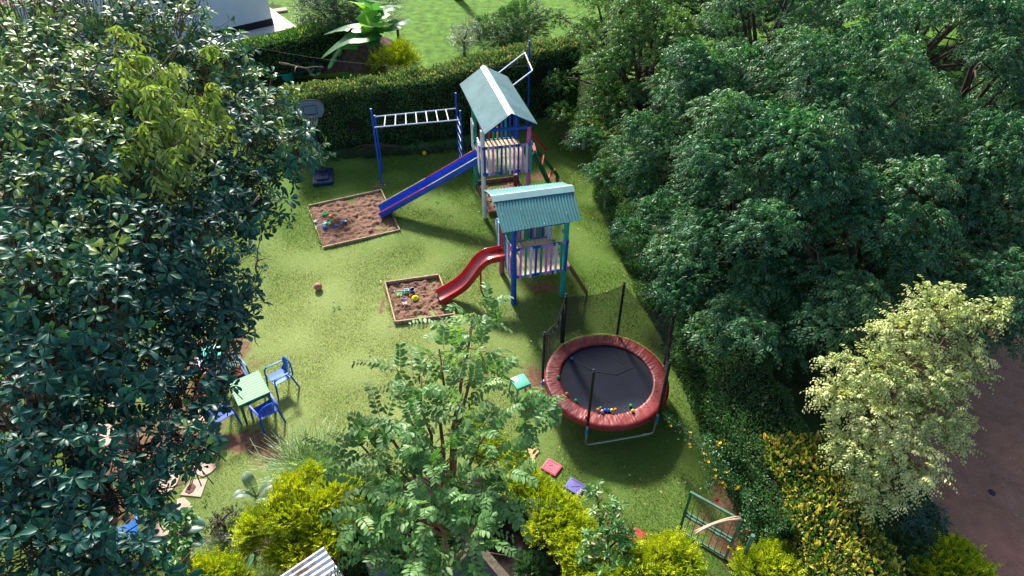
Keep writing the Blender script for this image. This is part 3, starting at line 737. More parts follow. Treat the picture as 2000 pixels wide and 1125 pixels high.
# net: fine mesh fabric with a bunched seam
m, t, b = nodemat('black_netting'); b.inputs['Base Color'].default_value = (.012,.013,.016,1); b.inputs['Roughness'].default_value = .8
tp = N(t, 'BsdfTransparent'); ms = N(t, 'MixShader'); ms.inputs[0].default_value = .6
t.links.new(tp.outputs[0], ms.inputs[1]); t.links.new(b.outputs[0], ms.inputs[2]); t.links.new(ms.outputs[0], t.nodes['Material Output'].inputs[0]); M_NET = m
def net(i0, i1, sag=.05, fold=0.0, top=True):
    a, ha = tops[i0]; b_, hb_ = tops[i1]; V = []; F = []; n = 24; k = 8
    for i in range(n+1):
        s = i/n; p = a.lerp(b_, s); inw = -p.normalized()*(.02+.10*math.sin(s*math.pi)*0+fold*.06*math.sin(s*38))
        ztop = (ha*(1-s)+hb_*s)-.05-.22*math.sin(s*math.pi)*sag/.05
        # lower edge follows the round pad
        ang = math.atan2(p.y, p.x); low = Vector((math.cos(ang), math.sin(ang), 0))*(RO-.02)
        for j in range(k+1):
            u = j/k; q = low.lerp(p+inw, u**.6); V.append((q.x, q.y, TZ+.05+(ztop-TZ-.05)*u))
    for i in range(n):
        for j in range(k): c = i*(k+1)+j; F.append((c, c+k+1, c+k+2, c+1))
    return V, F
for (i0, i1, sg, fo) in ((0,1,.10,.8),(1,2,.03,.1),(2,3,.06,.1),(3,4,.12,.8)):
    MB().add(*net(i0, i1, sg, fo)).build('net_panel', M_NET, tr, smooth=True)
mb = MB(); a, ha = tops[1]; mb.tube([Vector((a.x-.02,a.y-.04,ha-.05)), Vector((a.x-.07,a.y-.06,1.7)), Vector((a.x-.05,a.y-.05,TZ+.05))], [.02,.035,.03], 6)
a, ha = tops[0]; b_, hb_ = tops[1]; mb.tube([Vector((a.x,a.y,ha-.05)), Vector(((a.x+b_.x)/2,(a.y+b_.y)/2,(ha+hb_)/2-.35)), Vector((b_.x,b_.y,hb_-.05))], .008, 4)
mb.build('net_cord', M_BLACK, tr)
# balls on the trampoline
def plastic(name, col, rough=.3): return mat(name, col, rough, .08, 4)
PB = {'blue': plastic('blue_plastic_ball', (.015,.12,.55)), 'green': plastic('green_plastic_ball', (.02,.36,.12)), 'orange': plastic('orange_plastic_ball', (.75,.18,.02)), 'pink': plastic('pink_plastic_ball', (.75,.25,.42)), 'yellow': plastic('yellow_plastic_ball', (.75,.55,.02)), 'red': plastic('red_plastic_ball', (.6,.02,.02))}
def ball(col, px, py, z, r, lab, grp='plastic balls left on the trampoline', name='plastic_ball'):
    p = G(px, py, z+r); mb = MB(); mb.sphere((0,0,0), r, 18); mb.ring((0,0,0), r*1.0, r*.03, 24, 4)
    o = mb.build(name, PB[col], loc=p, smooth=True); o.rotation_euler = (random.random()*3, random.random()*3, 0)
    return tag(o, lab, 'ball', grp)
mz, pz_ = TZ-.05, TZ+.02
for a in [('blue',1117,700,mz,'blue ball lying alone on the far left of the black mat'),('green',1090,736,pz_,'green ball on the left edge of the red padding, nearest the stool'),
          ('orange',1107,769,pz_,'orange ball alone on the left side of the red padding'),('green',1125,782,mz+.03,'green ball at the lower left edge of the black mat'),
          ('red',1146,814,pz_,'red ball half hidden behind the front net pole'),('orange',1168,800,pz_,'orange ball at the left end of the front row of balls'),
          ('green',1173,797,mz,'green ball behind the pink one in the front row'),('pink',1176,803,pz_,'pink ball in the front row on the red padding'),
          ('blue',1182,801,mz+.02,'blue ball right next to the pink ball'),('blue',1189,801,mz+.02,'blue ball next to the yellow ball in the front row'),
          ('yellow',1195,801,pz_,'yellow ball between the blue and orange balls in the front row'),('orange',1202,800,pz_,'orange ball at the right end of the front row'),
          ('green',1232,792,mz+.02,'green ball on the mat edge at the front right'),('yellow',1236,802,pz_,'yellow ball on the red padding at the front right')]:
    ball(a[0], a[1], a[2], a[3], .041, a[4])

# ================================================================== LOOSE BALLS
PB['lemon'] = plastic('orange_yellow_ball', (.80,.42,.02))
ball('lemon', 829, 299, 0, .085, 'small orange yellow ball lying on the grass before the back hedge', None)
m, t, b = nodemat('basketball_rubber'); c = ramp(t, noise_tex(t, 8, 4, .6), [(.3,(.33,.10,.05)),(.7,(.46,.17,.09))]); t.links.new(c, b.inputs['Base Color']); b.inputs['Roughness'].default_value = .6; bump(t, b, noise_tex(t, 200, 2, .5), .3, .004)
bl = thing('basketball', 'worn orange basketball lying on the open lawn', 'basketball', G(621,560,.12))
MB().sphere((0,0,0), .122, 24).build('ball_skin', m, bl, smooth=True)
mb = MB(); M_ = Matrix.Rotation(1.1,3,'X'); mb.ring((0,0,0), .1215, .0035, 40, 5, M=M_); mb.ring((0,0,0), .1215, .0035, 40, 5, M=Matrix.Rotation(.9,3,'Y')@M_)
for s in (-1,1): mb.ring((M_@Vector((s*.07,0,0))), .100, .0035, 36, 5, M=M_@Matrix.Rotation(math.pi/2,3,'Y'))
mb.build('seam', M_CREAM, bl)

# ================================================================== TOYS
def pl(c): return plastic('toy_plastic', c, .35)
def hatmould(r, h, n=16): return [(r,0),(r*.98,h*.1),(r*.7,h*.8),(r*.62,h),(.0001,h)]
def bucket(px, py, r, h, col, lab, hc=(.8,.8,.8), tilt=.0, rim=None):
    o = thing('toy_bucket', lab, 'toy bucket', G(px, py, .06)); o.rotation_euler = (tilt, tilt*.4, random.random()*3)
    MB().lathe((0,0,0), [(r*.7,0),(r,h),(r*1.08,h),(r*1.08,h-.01),(r*.98,h-.012),(r*.66,.01),(.0001,.01)], 20).build('pail', pl(col), o, smooth='auto')
    mb = MB(); mb.tube([(r*1.05*math.cos(a),.0,h+r*1.05*math.sin(a)*.6) for a in [math.pi*i/10 for i in range(11)]], .005, 5); mb.build('handle', pl(hc), o)
def mould(px, py, r, h, col, lab, tilt=.2, sx=1):
    mb = MB(); mb.lathe((0,0,0), hatmould(r, h), 14)
    for k in range(6): a = k*math.pi/3; mb.sphere((r*.55*math.cos(a), r*.55*math.sin(a), h*.85), r*.28, 8)
    o = mb.build('sand_mould', pl(col), loc=G(px, py, .055), smooth='auto'); o.rotation_euler = (tilt, 0, random.random()*6); o.scale = (sx, 1, 1); return tag(o, lab, 'sand toy')
def spade(px, py, ang, col, hcol, lab, ln=.36):
    o = thing('toy_spade', lab, 'toy spade', G(px, py, .09), ang)
    mb = MB(); mb.box((ln*.36,0,0), (ln*.34,ln*.26,.012), bev=.004); mb.box((ln*.36,ln*.13,.012),(ln*.34,.01,.03)); mb.box((ln*.36,-ln*.13,.012),(ln*.34,.01,.03)); mb.build('blade', pl(col), o)
    mb = MB(); mb.tube([(-ln*.5,0,.0),(ln*.22,0,.005)], .013, 8); mb.tube([(-ln*.5,-.035,0),(-ln*.5,.035,0)], .012, 8); mb.build('handle', pl(hcol), o, smooth='auto')
def car(px, py, ang, col, lab, s=.16):
    o = thing('toy_truck', lab, 'toy truck', G(px, py, .07), ang)
    mb = MB(); mb.box((0,0,s*.3), (s,s*.5,s*.25), bev=s*.06); mb.box((-s*.2,0,s*.52),(s*.4,s*.44,s*.28),bev=s*.06); mb.build('truck_body', pl(col), o)
    for x in (-.3,.3):
        for y in (-.26,.26): MB().tube([(x*s,y*s-.012,s*.14),(x*s,y*s+.012,s*.14)], s*.14, 10).build('wheel', M_RUBBER, o)
mould(635,419,.085,.10,(.12,.55,.16),'oval green sand mould lying alone near the left of the largest sandpit',.5,1.4)
mould(647,424,.075,.09,(.85,.24,.06),'small orange sand mould beside the green one')
car(673,435,.6,(.02,.30,.65),'light blue toy truck near the middle of the largest sandpit')
mould(656,443,.065,.07,(.01,.10,.55),'small dark blue sand mould right of the toy pile')
bucket(641,436,.10,.12,(.25,.70,.08),'lime green toy bucket in the toy pile of the largest sandpit',tilt=.7)
spade(629,438,.7,(.05,.40,.75),(.5,.75,.85),'light blue toy spade at the left of the toy pile',.42)
mould(634,446,.075,.08,(.01,.16,.62),'dark blue sand mould at the bottom of the toy pile')
mould(644,438,.075,.09,(.80,.75,.62),'cream sand mould at the right of the toy pile')
mould(634,440,.06,.09,(.75,.85,.72),'white sand mould amid the toy pile')
mould(616,433,.06,.04,(.62,.6,.68),'pale flat toy dish on the left edging board',.2,1.5)
spade(784,568,.1,(.25,.45,.70),(.30,.50,.72),'pale blue toy spade at the back of the square sandpit',.42)
mould(794,573,.065,.10,(.16,.55,.28),'green sand mould between the two spades in the square sandpit',.6,1.2)
bucket(805,571,.085,.13,(.008,.05,.25),'dark blue toy bucket with a white lid in the square sandpit')
MB_ = MB(); MB_.lathe((0,0,0), [(.085,0),(.09,.012),(.06,.02),(.0001,.022)], 18)
mould(803,577,.06,.05,(.80,.36,.05),'small orange ring toy in front of the dark blue bucket',.1)
mould(781,576,.07,.07,(.40,.65,.20),'pale green toy scoop at the left of the square sandpit',.5,1.6)
mould(811,583,.10,.13,(.80,.78,.03),'bright yellow toy jug in the square sandpit',.8,1.1)
spade(789,587,-1.25,(.70,.012,.03),(.01,.06,.38),'red toy spade with a dark blue handle in the square sandpit',.40)
mould(783,579,.05,.04,(.2,.5,.25),'small flat green toy in the square sandpit')

# ================================================================== TYRES AND SITTING POSTS
def tyre(px, py, z, R, r, col, lab, M=None):
    o = thing('tyre', lab, 'tyre', G(px, py, z), 0, 'painted tyres under the towers'); mm_ = mat('painted_rubber', col, .6, .2, 6, .4, 20)
    mb = MB()
    prof = [(R-r*1.3,-r*.7),(R-r*.2,-r*.95),(R,-r*.6),(R+.004,0),(R,r*.6),(R-r*.2,r*.95),(R-r*1.3,r*.7),(R-r*1.35,0)]
    V = []; F = []; n = 40; k = len(prof)
    for i in range(n):
        a = 2*math.pi*i/n
        for (rr, h) in prof:
            q = Vector((rr*math.cos(a), rr*math.sin(a), h)); V.append(M@q if M is not None else q)
    for i in range(n):
        for j in range(k): F.append((i*k+j, ((i+1)%n)*k+j, ((i+1)%n)*k+(j+1)%k, i*k+(j+1)%k))
    mb.add(V, F); mb.build('tread_ring', mm_, o, smooth='auto')
    mb = MB()
    for i in range(36):
        a = 2*math.pi*i/36; c_ = Vector((math.cos(a)*(R+.004), math.sin(a)*(R+.004), 0)); Mr = Matrix.Rotation(a,3,'Z')
        mb.box(M@c_ if M is not None else c_, (.014,.03,r*1.1), M=(M@Mr) if M is not None else Mr)
    mb.build('tread_block', mm_, o)
tyre(984,384,.22,.33,.11,(.02,.16,.50),'blue painted tyre in the shaded sandpit under the tall tower',Matrix.Rotation(math.radians(12),3,'X'))
tyre(1031,378,.22,.36,.12,(.22,.19,.26),'faded purple tyre behind the turquoise roof',Matrix.Rotation(math.radians(15),3,'X'))
tyre(977,447,.40,.36,.11,(.42,.44,.50),'pale grey tyre standing upright left of the lower play tower',Matrix.Rotation(math.radians(80),3,'Y'))
p = G(1007,374); o = MB().box((0,0,.35),(.14,.14,.75),bev=.01).build('sitting_post', M_BROWNRED, loc=p); tag(o, 'dark red square wooden post at the edge of the shaded sandpit', 'post')
# ================================================================== STOOL, TABLES AND CHAIRS
def stool(p, rz, s, h, m, lab):
    o = thing('plastic_stool', lab, 'stool', p, rz)
    MB().box((0,0,h), (s,s,.03), bev=.014).build('seat', m, o, smooth='auto')
    mb = MB()
    for dx, dy, sx, sy in ((0,-s/2+.012,s-.04,.015),(0,s/2-.012,s-.04,.015),(-s/2+.012,0,.015,s-.04),(s/2-.012,0,.015,s-.04)): mb.box((dx,dy,h-.045),(sx,sy,.07))
    mb.build('apron', m, o)
    for sx in (-1,1):
        for sy in (-1,1):
            MB().tube([(sx*(s/2-.03),sy*(s/2-.03),h-.02),(sx*(s/2+.015),sy*(s/2+.015),0)], [.034,.022], 8).build('leg', m, o, smooth='auto')
    return o
M_MINT = mat('mint_plastic', (.10,.42,.30), .4, .12, 4)
stool(G(1016,768), math.radians(28), .40, .46, M_MINT, 'mint green square plastic stool on the grass left of the trampoline')
M_CHB = mat('blue_chair_plastic', (.008,.065,.46), .45, .12, 4); M_CHT = mat('teal_blue_chair_plastic', (.010,.12,.40), .5, .12, 4)
def armchair(p, rz, m, lab, grp='plastic armchairs round the striped table'):
    o = thing('garden_chair', lab, 'chair', p, rz, grp)
    # faces +Y: back at -Y
    V = []; F = []
    for i in range(9):
        for j in range(9):
            x = -.22+.44*i/8; y = -.21+.43*j/8; V.append((x, y, .42-.02*math.cos((x)/.22*1.4)+.015*(j/8)))
    n = len(V); V += [(x, y, z-.02) for x, y, z in V]
    for i in range(8):
        for j in range(8): a = i*9+j; F += [(a,a+9,a+10,a+1),(n+a,n+a+1,n+a+10,n+a+9)]
    for i in range(8): F += [(i,i+1,n+i+1,n+i),(72+i,n+72+i,n+73+i,73+i),(i*9,n+i*9,n+i*9+9,i*9+9),(i*9+8,i*9+17,n+i*9+17,n+i*9+8)]
    MB().add(V, F).build('seat', m, o, smooth='auto')
    mb = MB(); bp = []
    for i in range(13):
        a = math.pi*i/12; bp.append(Vector((.235*math.cos(a), -.24-.08*(.5+.5*math.sin(a)), .50+.36*math.sin(a)**.55)))
    mb.tube([(.235,-.20,.42)]+bp+[(-.235,-.20,.42)], .020, 8)
    for i in range(6):
        x = -.15+.06*i; zt = .48+.36*math.sqrt(max(.05, 1-(x/.24)**2)); mb.beam((x*.85,-.20,.43), (x,-.30,zt), .034, .012)
    mb.build('backrest', m, o, smooth='auto')
    for s in (-1,1):
        mb = MB(); mb.beam((s*.245,-.27,.63),(s*.275,.18,.65),.05,.018,bev=.006); mb.tube([(s*.275,.15,.65),(s*.27,.22,.60),(s*.27,.235,.42)], [.022,.022,.02], 6); mb.build('armrest', m, o, smooth='auto')
        MB().tube([(s*.26,.22,.45),(s*.285,.27,0)], [.030,.022], 6).build('leg', m, o, smooth='auto')
        MB().tube([(s*.235,-.22,.45),(s*.275,-.33,0)], [.030,.022], 6).build('leg', m, o, smooth='auto')
    return o
tz = .70; tcn = (G(502,724,tz)+G(526,771,tz)+G(468,797,tz)+G(448,742,tz))/4
tr_ = G(526,771,tz)-G(468,797,tz); ta = math.atan2(tr_.y, tr_.x)
tb = thing('garden_table', 'pale green striped plastic table amid blue chairs at the left edge of the lawn', 'table', (tcn.x, tcn.y, 0), ta)
m, t, b = nodemat('striped_mint_top'); tc = N(t, 'TexCoord'); sp = N(t, 'SeparateXYZ'); t.links.new(tc.outputs['Object'], sp.inputs[0])
mu = N(t, 'Math', operation='SINE'); m3 = N(t, 'Math', operation='MULTIPLY'); t.links.new(sp.outputs[1], m3.inputs[0]); m3.inputs[1].default_value = 75; t.links.new(m3.outputs[0], mu.inputs[0])
c = ramp(t, mu.outputs[0], [(.2,(.17,.36,.19)),(.6,(.32,.52,.31))]); t.links.new(c, b.inputs['Base Color']); b.inputs['Roughness'].default_value = .65; b.inputs['Specular IOR Level'].default_value = .2
MB().box((0,0,tz), (.78,.86,.035), bev=.012).build('tabletop', m, tb)
for sx in (-1,1):
    for sy in (-1,1): MB().tube([(sx*.33,sy*.37,tz-.02),(sx*.36,sy*.40,0)], [.04,.028], 8).build('leg', M_DGREEN, tb, smooth='auto')
mb = MB(); mb.box((0,-.41,tz-.06),(.66,.02,.08)); mb.box((0,.41,tz-.06),(.66,.02,.08)); mb.box((-.37,0,tz-.06),(.02,.78,.08)); mb.box((.37,0,tz-.06),(.02,.78,.08)); mb.build('apron', M_DGREEN, tb)
def tloc(x, y): return Vector((tcn.x+x*math.cos(ta)-y*math.sin(ta), tcn.y+x*math.sin(ta)+y*math.cos(ta), 0))
armchair(tloc(.12,-.62), ta+math.radians(8), M_CHB, 'bright blue plastic armchair in front of the striped table, its back to the camera')
a = armchair(tloc(.78,.22), ta+math.radians(98), M_CHT, 'teal blue plastic armchair at the right side of the striped table')
armchair(tloc(-.10,.95), ta+math.radians(185), M_CHT, 'teal blue armchair with a brown seat pad behind the striped table')
MB().box((0,0,0),(.36,.36,.05),bev=.02).build('seat_pad', mat('brown_cloth', (.16,.06,.03), .9, .2, 9), loc=None)
sp_ = bpy.data.objects['seat_pad']; sp_.location = tloc(-.10,.95)+Vector((0,0,.455)); sp_.rotation_euler = (0,0,ta); tag(sp_, 'brown cushion on the chair behind the striped table', 'cushion')
armchair(tloc(-.78,-.12), ta-math.radians(82), M_CHB, 'dark blue armchair left of the striped table, mostly under the tree')
armchair(G(262,1060)+Vector((0,0,0)), math.radians(30), M_CHT, 'blue plastic armchair under the big tree at the lower left')
stool(G(425,712), .5, .46, .50, mat('turquoise_plastic', (.08,.50,.42), .35, .1, 4), 'turquoise low play table just right of the big tree')
M_MAG = mat('magenta_plastic', (.45,.012,.22), .35, .1, 4)
def kidchair(p, rz, m, lab, h=.30):
    o = thing('small_chair', lab, 'chair', p, rz)
    MB().box((0,0,h),(.30,.30,.025),bev=.01).build('seat', m, o)
    mb = MB(); mb.tube([(-.14,-.15,h),(-.15,-.19,h+.24),(-.08,-.21,h+.32),(.08,-.21,h+.32),(.15,-.19,h+.24),(.14,-.15,h)], .016, 8)
    for x in (-.07,0,.07): mb.beam((x,-.15,h),(x,-.20,h+.30),.03,.01)
    mb.build('backrest', m, o, smooth='auto')
    for sx in (-1,1):
        for sy in (-1,1): MB().tube([(sx*.12,sy*.12,h),(sx*.16,sy*.16,0)], [.024,.016], 8).build('leg', m, o, smooth='auto')
    return o
kidchair(G(412,735), 2.2, M_MAG, 'magenta child chair beside the turquoise play table')
kidchair(G(396,722), -.4, mat('white_pink_plastic', (.75,.60,.72), .35, .08, 4), 'white and pink child chair under the edge of the big tree')
o = thing('toy_car', 'yellow ride on toy with red wheels under the big tree', 'toy car', G(399,738), .6)
mb = MB(); mb.box((0,0,.16),(.46,.2,.12),bev=.04); mb.box((.16,0,.26),(.12,.16,.12),bev=.03); mb.build('body', pl((.75,.70,.02)), o, smooth='auto')
for x in (-.15,.15):
    for y in (-.12,.12): MB().tube([(x,y-.02,.08),(x,y+.02,.08)], .08, 12).build('wheel', pl((.5,.03,.03)), o)
# ================================================================== PAVING
m_fl = mat('pink_flagstone', (.50,.36,.29), .85, .2, 5, .4, 25, wear=(.30,.20,.16), wearamt=.61)
def slab(name, px, m, lab, cat, z=.02, th=.05, grp=None, irregular=0):
    if irregular:
        c = G(*px); n = 9; P = [Vector((irregular*random.uniform(.8,1.1)*math.cos(2*math.pi*i/n), irregular*.85*random.uniform(.8,1.1)*math.sin(2*math.pi*i/n), 0)) for i in range(n)]
    else:
        P = [G(*q) for q in px]; c = sum(P, Vector())/len(P); P = [p-c for p in P]; n = len(P)
        if sum(P[i].x*P[(i+1)%n].y-P[i].y*P[(i+1)%n].x for i in range(n)) < 0: P.reverse()
    V = [p*1.0+Vector((0,0,-.04)) for p in P]+[p+Vector((0,0,z)) for p in P]+[p*.965+Vector((0,0,z+.008)) for p in P]
    F = [tuple(range(2*n,3*n))]+[(i,(i+1)%n,(i+1)%n+n,i+n) for i in range(n)]+[(i+n,(i+1)%n+n,(i+1)%n+2*n,i+2*n) for i in range(n)]
    return tag(MB().add(V, F).build(name, m, loc=c), lab, cat, grp)
G1 = 'flagstones of the path under the big tree'
slab('paving_slab', [(352,968),(374,938),(406,936),(393,972)], m_fl, 'pink diamond shaped slab with a dark stain right of the tree', 'paving slab', grp=G1)
st = mat('dark_stain', (.13,.07,.055), .9, .3, 9); tag(slab('leaf_litter', [(362,962),(368,950),(378,945),(384,952),(378,962),(370,966)], st, 'dark patch of leaf litter on the diamond slab', 'leaf litter', z=.031), None, None)
slab('paving_slab', [(346,976),(360,972),(374,985),(362,1010),(347,1008)], m_fl, 'broken pink flagstone below the diamond slab', 'paving slab', grp=G1)
for (x, y, r, lab) in [(408,880,.26,'flagstone peeping out between the dark leaves beside the grass'),(400,915,.28,'half hidden flagstone just above the diamond slab'),(318,945,.40,'large pale flagstone left of the diamond slab'),
                       (300,975,.22,'small flagstone at the lower left of the pale flagstone'),(190,850,.55,'broad pale flagstone shining through the tree crown'),(385,815,.30,'flagstone seen through leaves left of the blue chair'),
                       (230,780,.35,'flagstone glimpsed high in the gaps of the tree crown'),(320,1030,.30,'flagstone beside the blue chair at the lower left')]:
    slab('paving_slab', (x, y), m_fl, lab, 'paving slab', grp=G1, irregular=r)
def tile(px, col, lab, relief):
    o = thing('path_tile', lab, 'paving tile', (0,0,0), 0, 'coloured tiles beside the golden hedge')
    P = [G(*q) for q in px]; c = sum(P, Vector())/4; o.location = c; m = mat('coloured_tile', col, .5, .12, 6, .3, 30)
    x = (P[1]-P[0]+P[2]-P[3])/2; y = (P[3]-P[0]+P[2]-P[1])/2; rz = math.atan2(x.y, x.x); o.rotation_euler = (0,0,rz); sx = x.length; sy = y.length
    MB().box((0,0,.02),(sx,sy,.05),bev=.012).build('tile_body', m, o)
    mb = MB(); s = min(sx, sy)
    for a, b_ in relief: mb.beam((a[0]*sx,a[1]*sy,.048), (b_[0]*sx,b_[1]*sy,.048), .02, .012, bev=.004)
    mb.build('relief', m, o)
bord = [((-.4,-.4),(.4,-.4)),((.4,-.4),(.4,.4)),((.4,.4),(-.4,.4)),((-.4,.4),(-.4,-.4))]
tile([(1008,880),(1021,862),(1053,884),(1041,900)], (.72,.32,.14), 'pale orange tile at the top end of the golden hedge', [])
tile([(1056,916),(1071,896),(1099,912),(1084,932)], (.70,.10,.14), 'salmon pink tile with raised border second from the top', bord+[((-.25,-.2),(-.1,.2)),((0,-.2),(.2,.0)),((.2,0),(0,.2))])
tile([(1103,952),(1117,930),(1144,954),(1130,972)], (.13,.11,.36), 'purple blue tile between the golden hedge and the speckled shrub', bord[:2]+[((-.25,-.2),(.25,.2)),((-.2,.2),(.2,-.2))])
tile([(1224,1060),(1240,1030),(1268,1050),(1250,1078)], (.70,.02,.06), 'bright red tile at the right of the speckled shrub', bord+[((-.3,0),(.3,0)),((0,-.3),(0,.3))])
# ================================================================== GREEN GATE
g0 = G(1350,962,1.5); g1 = G(1447,1016,1.5); go = Vector((g0.x,g0.y,0)); ga = math.atan2(g1.y-g0.y, g1.x-g0.x); gw = (g1-g0).length
gt = thing('garden_gate', 'weathered green metal bar gate with a dry branch on top', 'gate', go, ga)
M_GG = mat('faded_green_metal', (.07,.17,.12), .5, .25, 8, .2, 50, wear=(.20,.12,.08), wearamt=.62); M_RB = mat('rusty_bar', (.20,.13,.085), .7, .3, 12)
MB().box((gw/2,0,1.5),(gw+.04,.05,.05),bev=.006).build('top_rail', M_GG, gt)
MB().box((gw/2,0,.78),(gw+.04,.045,.045),bev=.006).build('middle_rail', M_GG, gt)
MB().box((gw/2,0,.66),(gw+.04,.045,.045),bev=.006).build('middle_rail', M_GG, gt)
MB().box((gw/2,0,.06),(gw+.04,.045,.045),bev=.006).build('bottom_rail', M_GG, gt)
for x, m in ((0,M_DGREEN),(gw,M_GG)): MB().box((x,0,.76),(.05,.05,1.52),bev=.006).build('upright', m, gt)
for i in range(7):
    x = gw*(i+1)/8; MB().tube([(x,0,.06),(x,0,1.5)], .009, 6).build('bar', M_GG if i%2 else M_RB, gt)
for i in range(4):
    x = gw*(i*2+1)/8; MB().tube([(x-gw/8*.9,0,.67),(x+gw/8*.9,0,.77)], .007, 6).build('brace', M_RB, gt)
o = MB().tube([(0,0,0),(.01,0,1.7)], .04, 8).build('gate_post', M_GG, loc=G(1432,1130)); tag(o, 'green metal post at the right side of the bar gate', 'post')
A0 = G(1447,1012,1.58); A1 = G(1356,1041,1.62); mb = MB()
for k in range(7):
    of = (k-3)*.012; mb.tube([A0.lerp(A1, s)+Vector((of*math.sin(s*3), of, .16*math.sin(s*math.pi)*(1-.05*k)+.006*math.sin(s*9+k))) for s in [i/12 for i in range(13)]], [.012+.012*math.sin(math.pi*min(1,i/12*1.0)) for i in range(13)], 6)
o = mb.build('dry_branch', mat('dry_husk', (.42,.28,.19), .8, .3, 14, .5, 60), smooth=True); tag(o, 'curved pale dry palm branch lying across the green gate', 'branch')
# ================================================================== BITS AT THE BOTTOM EDGE
rf = thing('shed', 'small shed with a whitish rusty corrugated roof at the bottom edge', 'shed', G(600,1180,0))
oz = rf.location.copy(); zt = 1.7
P = [G(632,1068,zt), G(540,1130,zt-.05), G(590,1215,zt-.25), G(690,1155,zt-.2)]
m, t, b = nodemat('old_white_tin'); c = ramp(t, noise_tex(t, 3.5, 9, .72), [(.36,(.50,.52,.60)),(.52,(.66,.66,.70)),(.62,(.42,.28,.20)),(.72,(.16,.10,.08))]); t.links.new(c, b.inputs['Base Color']); b.inputs['Roughness'].default_value = .5; b.inputs['Metallic'].default_value = .15
mb = MB(); corr(mb, P[1]-oz, P[0]-oz, P[2]-oz, P[3]-oz, .10, .014, 8); mb.build('roof_sheet', m, rf)
M_CONC = mat('grey_concrete', (.16,.15,.16), .9, .25, 5, .5, 30); M_MOSS = mat('mossy_cap', (.10,.085,.06), .95, .5, 14, .8, 50)
mb = MB(); q = [p-oz for p in P]; cc = sum(q, Vector())/4; q = [Vector((cc.x+(p.x-cc.x)*.85, cc.y+(p.y-cc.y)*.85, p.z-.05)) for p in q]
for i in range(4):
    a, b_ = q[i], q[(i+1)%4]; mb.add([a, b_, Vector((b_.x,b_.y,0)), Vector((a.x,a.y,0))], [(0,1,2,3),(3,2,1,0)][:1])
mb.build('wall', M_TIMB2, rf)
bl_ = thing('block_wall', 'grey concrete garden wall with mossy top under the overhanging tree', 'wall', G(960,1110,0)); ow = bl_.location.copy()
for (a, b_) in (((926,1058),(1005,1150)),((926,1058),(850,1140))):
    p, q2 = G(*a, 1.15), G(*b_, 1.15)
    MB().beam(Vector((p.x,p.y,.56))-ow, Vector((q2.x,q2.y,.56))-ow, .14, 1.12).build('wall_panel', M_CONC, bl_)
    MB().beam(Vector((p.x,p.y,1.15))-ow, Vector((q2.x,q2.y,1.15))-ow, .17, .05, bev=.01).build('coping', M_MOSS, bl_)
P = [G(808,1094,1.3), G(782,1130,1.3), G(815,1165,1.3), G(842,1128,1.3)]; cc = sum(P, Vector())/4; P = [p-cc for p in P]
V = P+[p-Vector((0,0,.04)) for p in P]; o = MB().add(V, [(0,1,2,3),(7,6,5,4),(0,4,5,1),(1,5,6,2),(2,6,7,3),(3,7,4,0)]).build('plank_lid', mat('mossy_board', (.12,.075,.06), .9, .5, 8, .6, 40), loc=cc); tag(o, 'weathered brown board with pale edge at the bottom edge', 'board')
sk = thing('storage_crate', 'board covered crate beneath the brown board', 'crate', (cc.x, cc.y, 0))
MB().box((0,0,.6),(.34,.34,1.2),rz=.8,bev=.01).build('crate_body', M_TIMB2, sk)
o = thing('plastic_barrel', 'pale blue lidded barrel half hidden by leaves at the bottom edge', 'barrel', G(748,1135,0)); MB().lathe((0,0,0), [(.2,0),(.23,.1),(.23,.75),(.2,.85)], 20).build('barrel_body', mat('blue_grey_plastic', (.10,.17,.22), .6, .15, 5), o, smooth='auto'); MB().lathe((0,0,.85), [(.215,0),(.215,.03),(.0001,.045)], 20).build('lid', M_RUBBER, o, smooth='auto')
for (x, y, h, lab) in ((1128,285,.9,'grey concrete post poking out below the right hand trees near the back'),(1140,292,.75,'second grey concrete post close beside the first at the back right'),(1183,415,.8,'short concrete post at the middle of the right hedge'),(1322,655,.9,'leaning pale concrete post right of the trampoline')):
    o = MB().box((0,0,h/2),(.12,.12,h),bev=.01).build('concrete_post', mat('pale_concrete', (.34,.31,.27), .9, .25, 7, .5, 30), loc=G(x, y)); o.rotation_euler = (random.uniform(-.1,.1), random.uniform(-.15,.15), random.random()); tag(o, lab, 'post')
o = MB().box((0,0,.01),(.16,.10,.008),rz=-.5).build('litter_card', M_WHITE, loc=G(1896,995)); tag(o, 'small white scrap lying on the red dirt road', 'litter')
o = MB().sphere((0,0,.0), .13, 12, .3).build('road_stain', mat('damp_patch', (.05,.035,.035), .8, .2, 5), loc=G(1937,964,-.005)); o.scale = (1,1.1,.35); tag(o, 'dark clod on the red dirt road above the white scrap', 'clod')
# ================================================================== HOUSE AND THE NEIGHBOUR'S GARDEN
hc = Vector((-12.9,37.2,0)); wdir = Vector((-.80,-.60,0)); ndir = Vector((-.60,.80,0))
hs = thing('white_house', 'white walled house with a black plinth at the top left', 'house', hc)
M_HW = mat('white_render', (.66,.70,.80), .8, .05, 2, .1, 30)
def quadbox(a, u, lu, v, lv, z0, z1): 
    P = [a, a+u*lu, a+u*lu+v*lv, a+v*lv]; V = [Vector((p.x,p.y,z0)) for p in P]+[Vector((p.x,p.y,z1)) for p in P]
    return V, [(0,1,2,3),(7,6,5,4),(0,4,5,1),(1,5,6,2),(2,6,7,3),(3,7,4,0)]
z0 = Vector((0,0,0))
MB().add(*quadbox(z0, wdir, 11, ndir, 8, 0, 3.4)).build('wall', M_HW, hs)
MB().add(*quadbox(z0-wdir*.02-ndir*.02, wdir, 11.04, ndir, 8.04, 0, .42)).build('plinth', mat('black_plinth', (.012,.012,.018), .6, .1, 3), hs)
mb = MB(); pk = 4.9
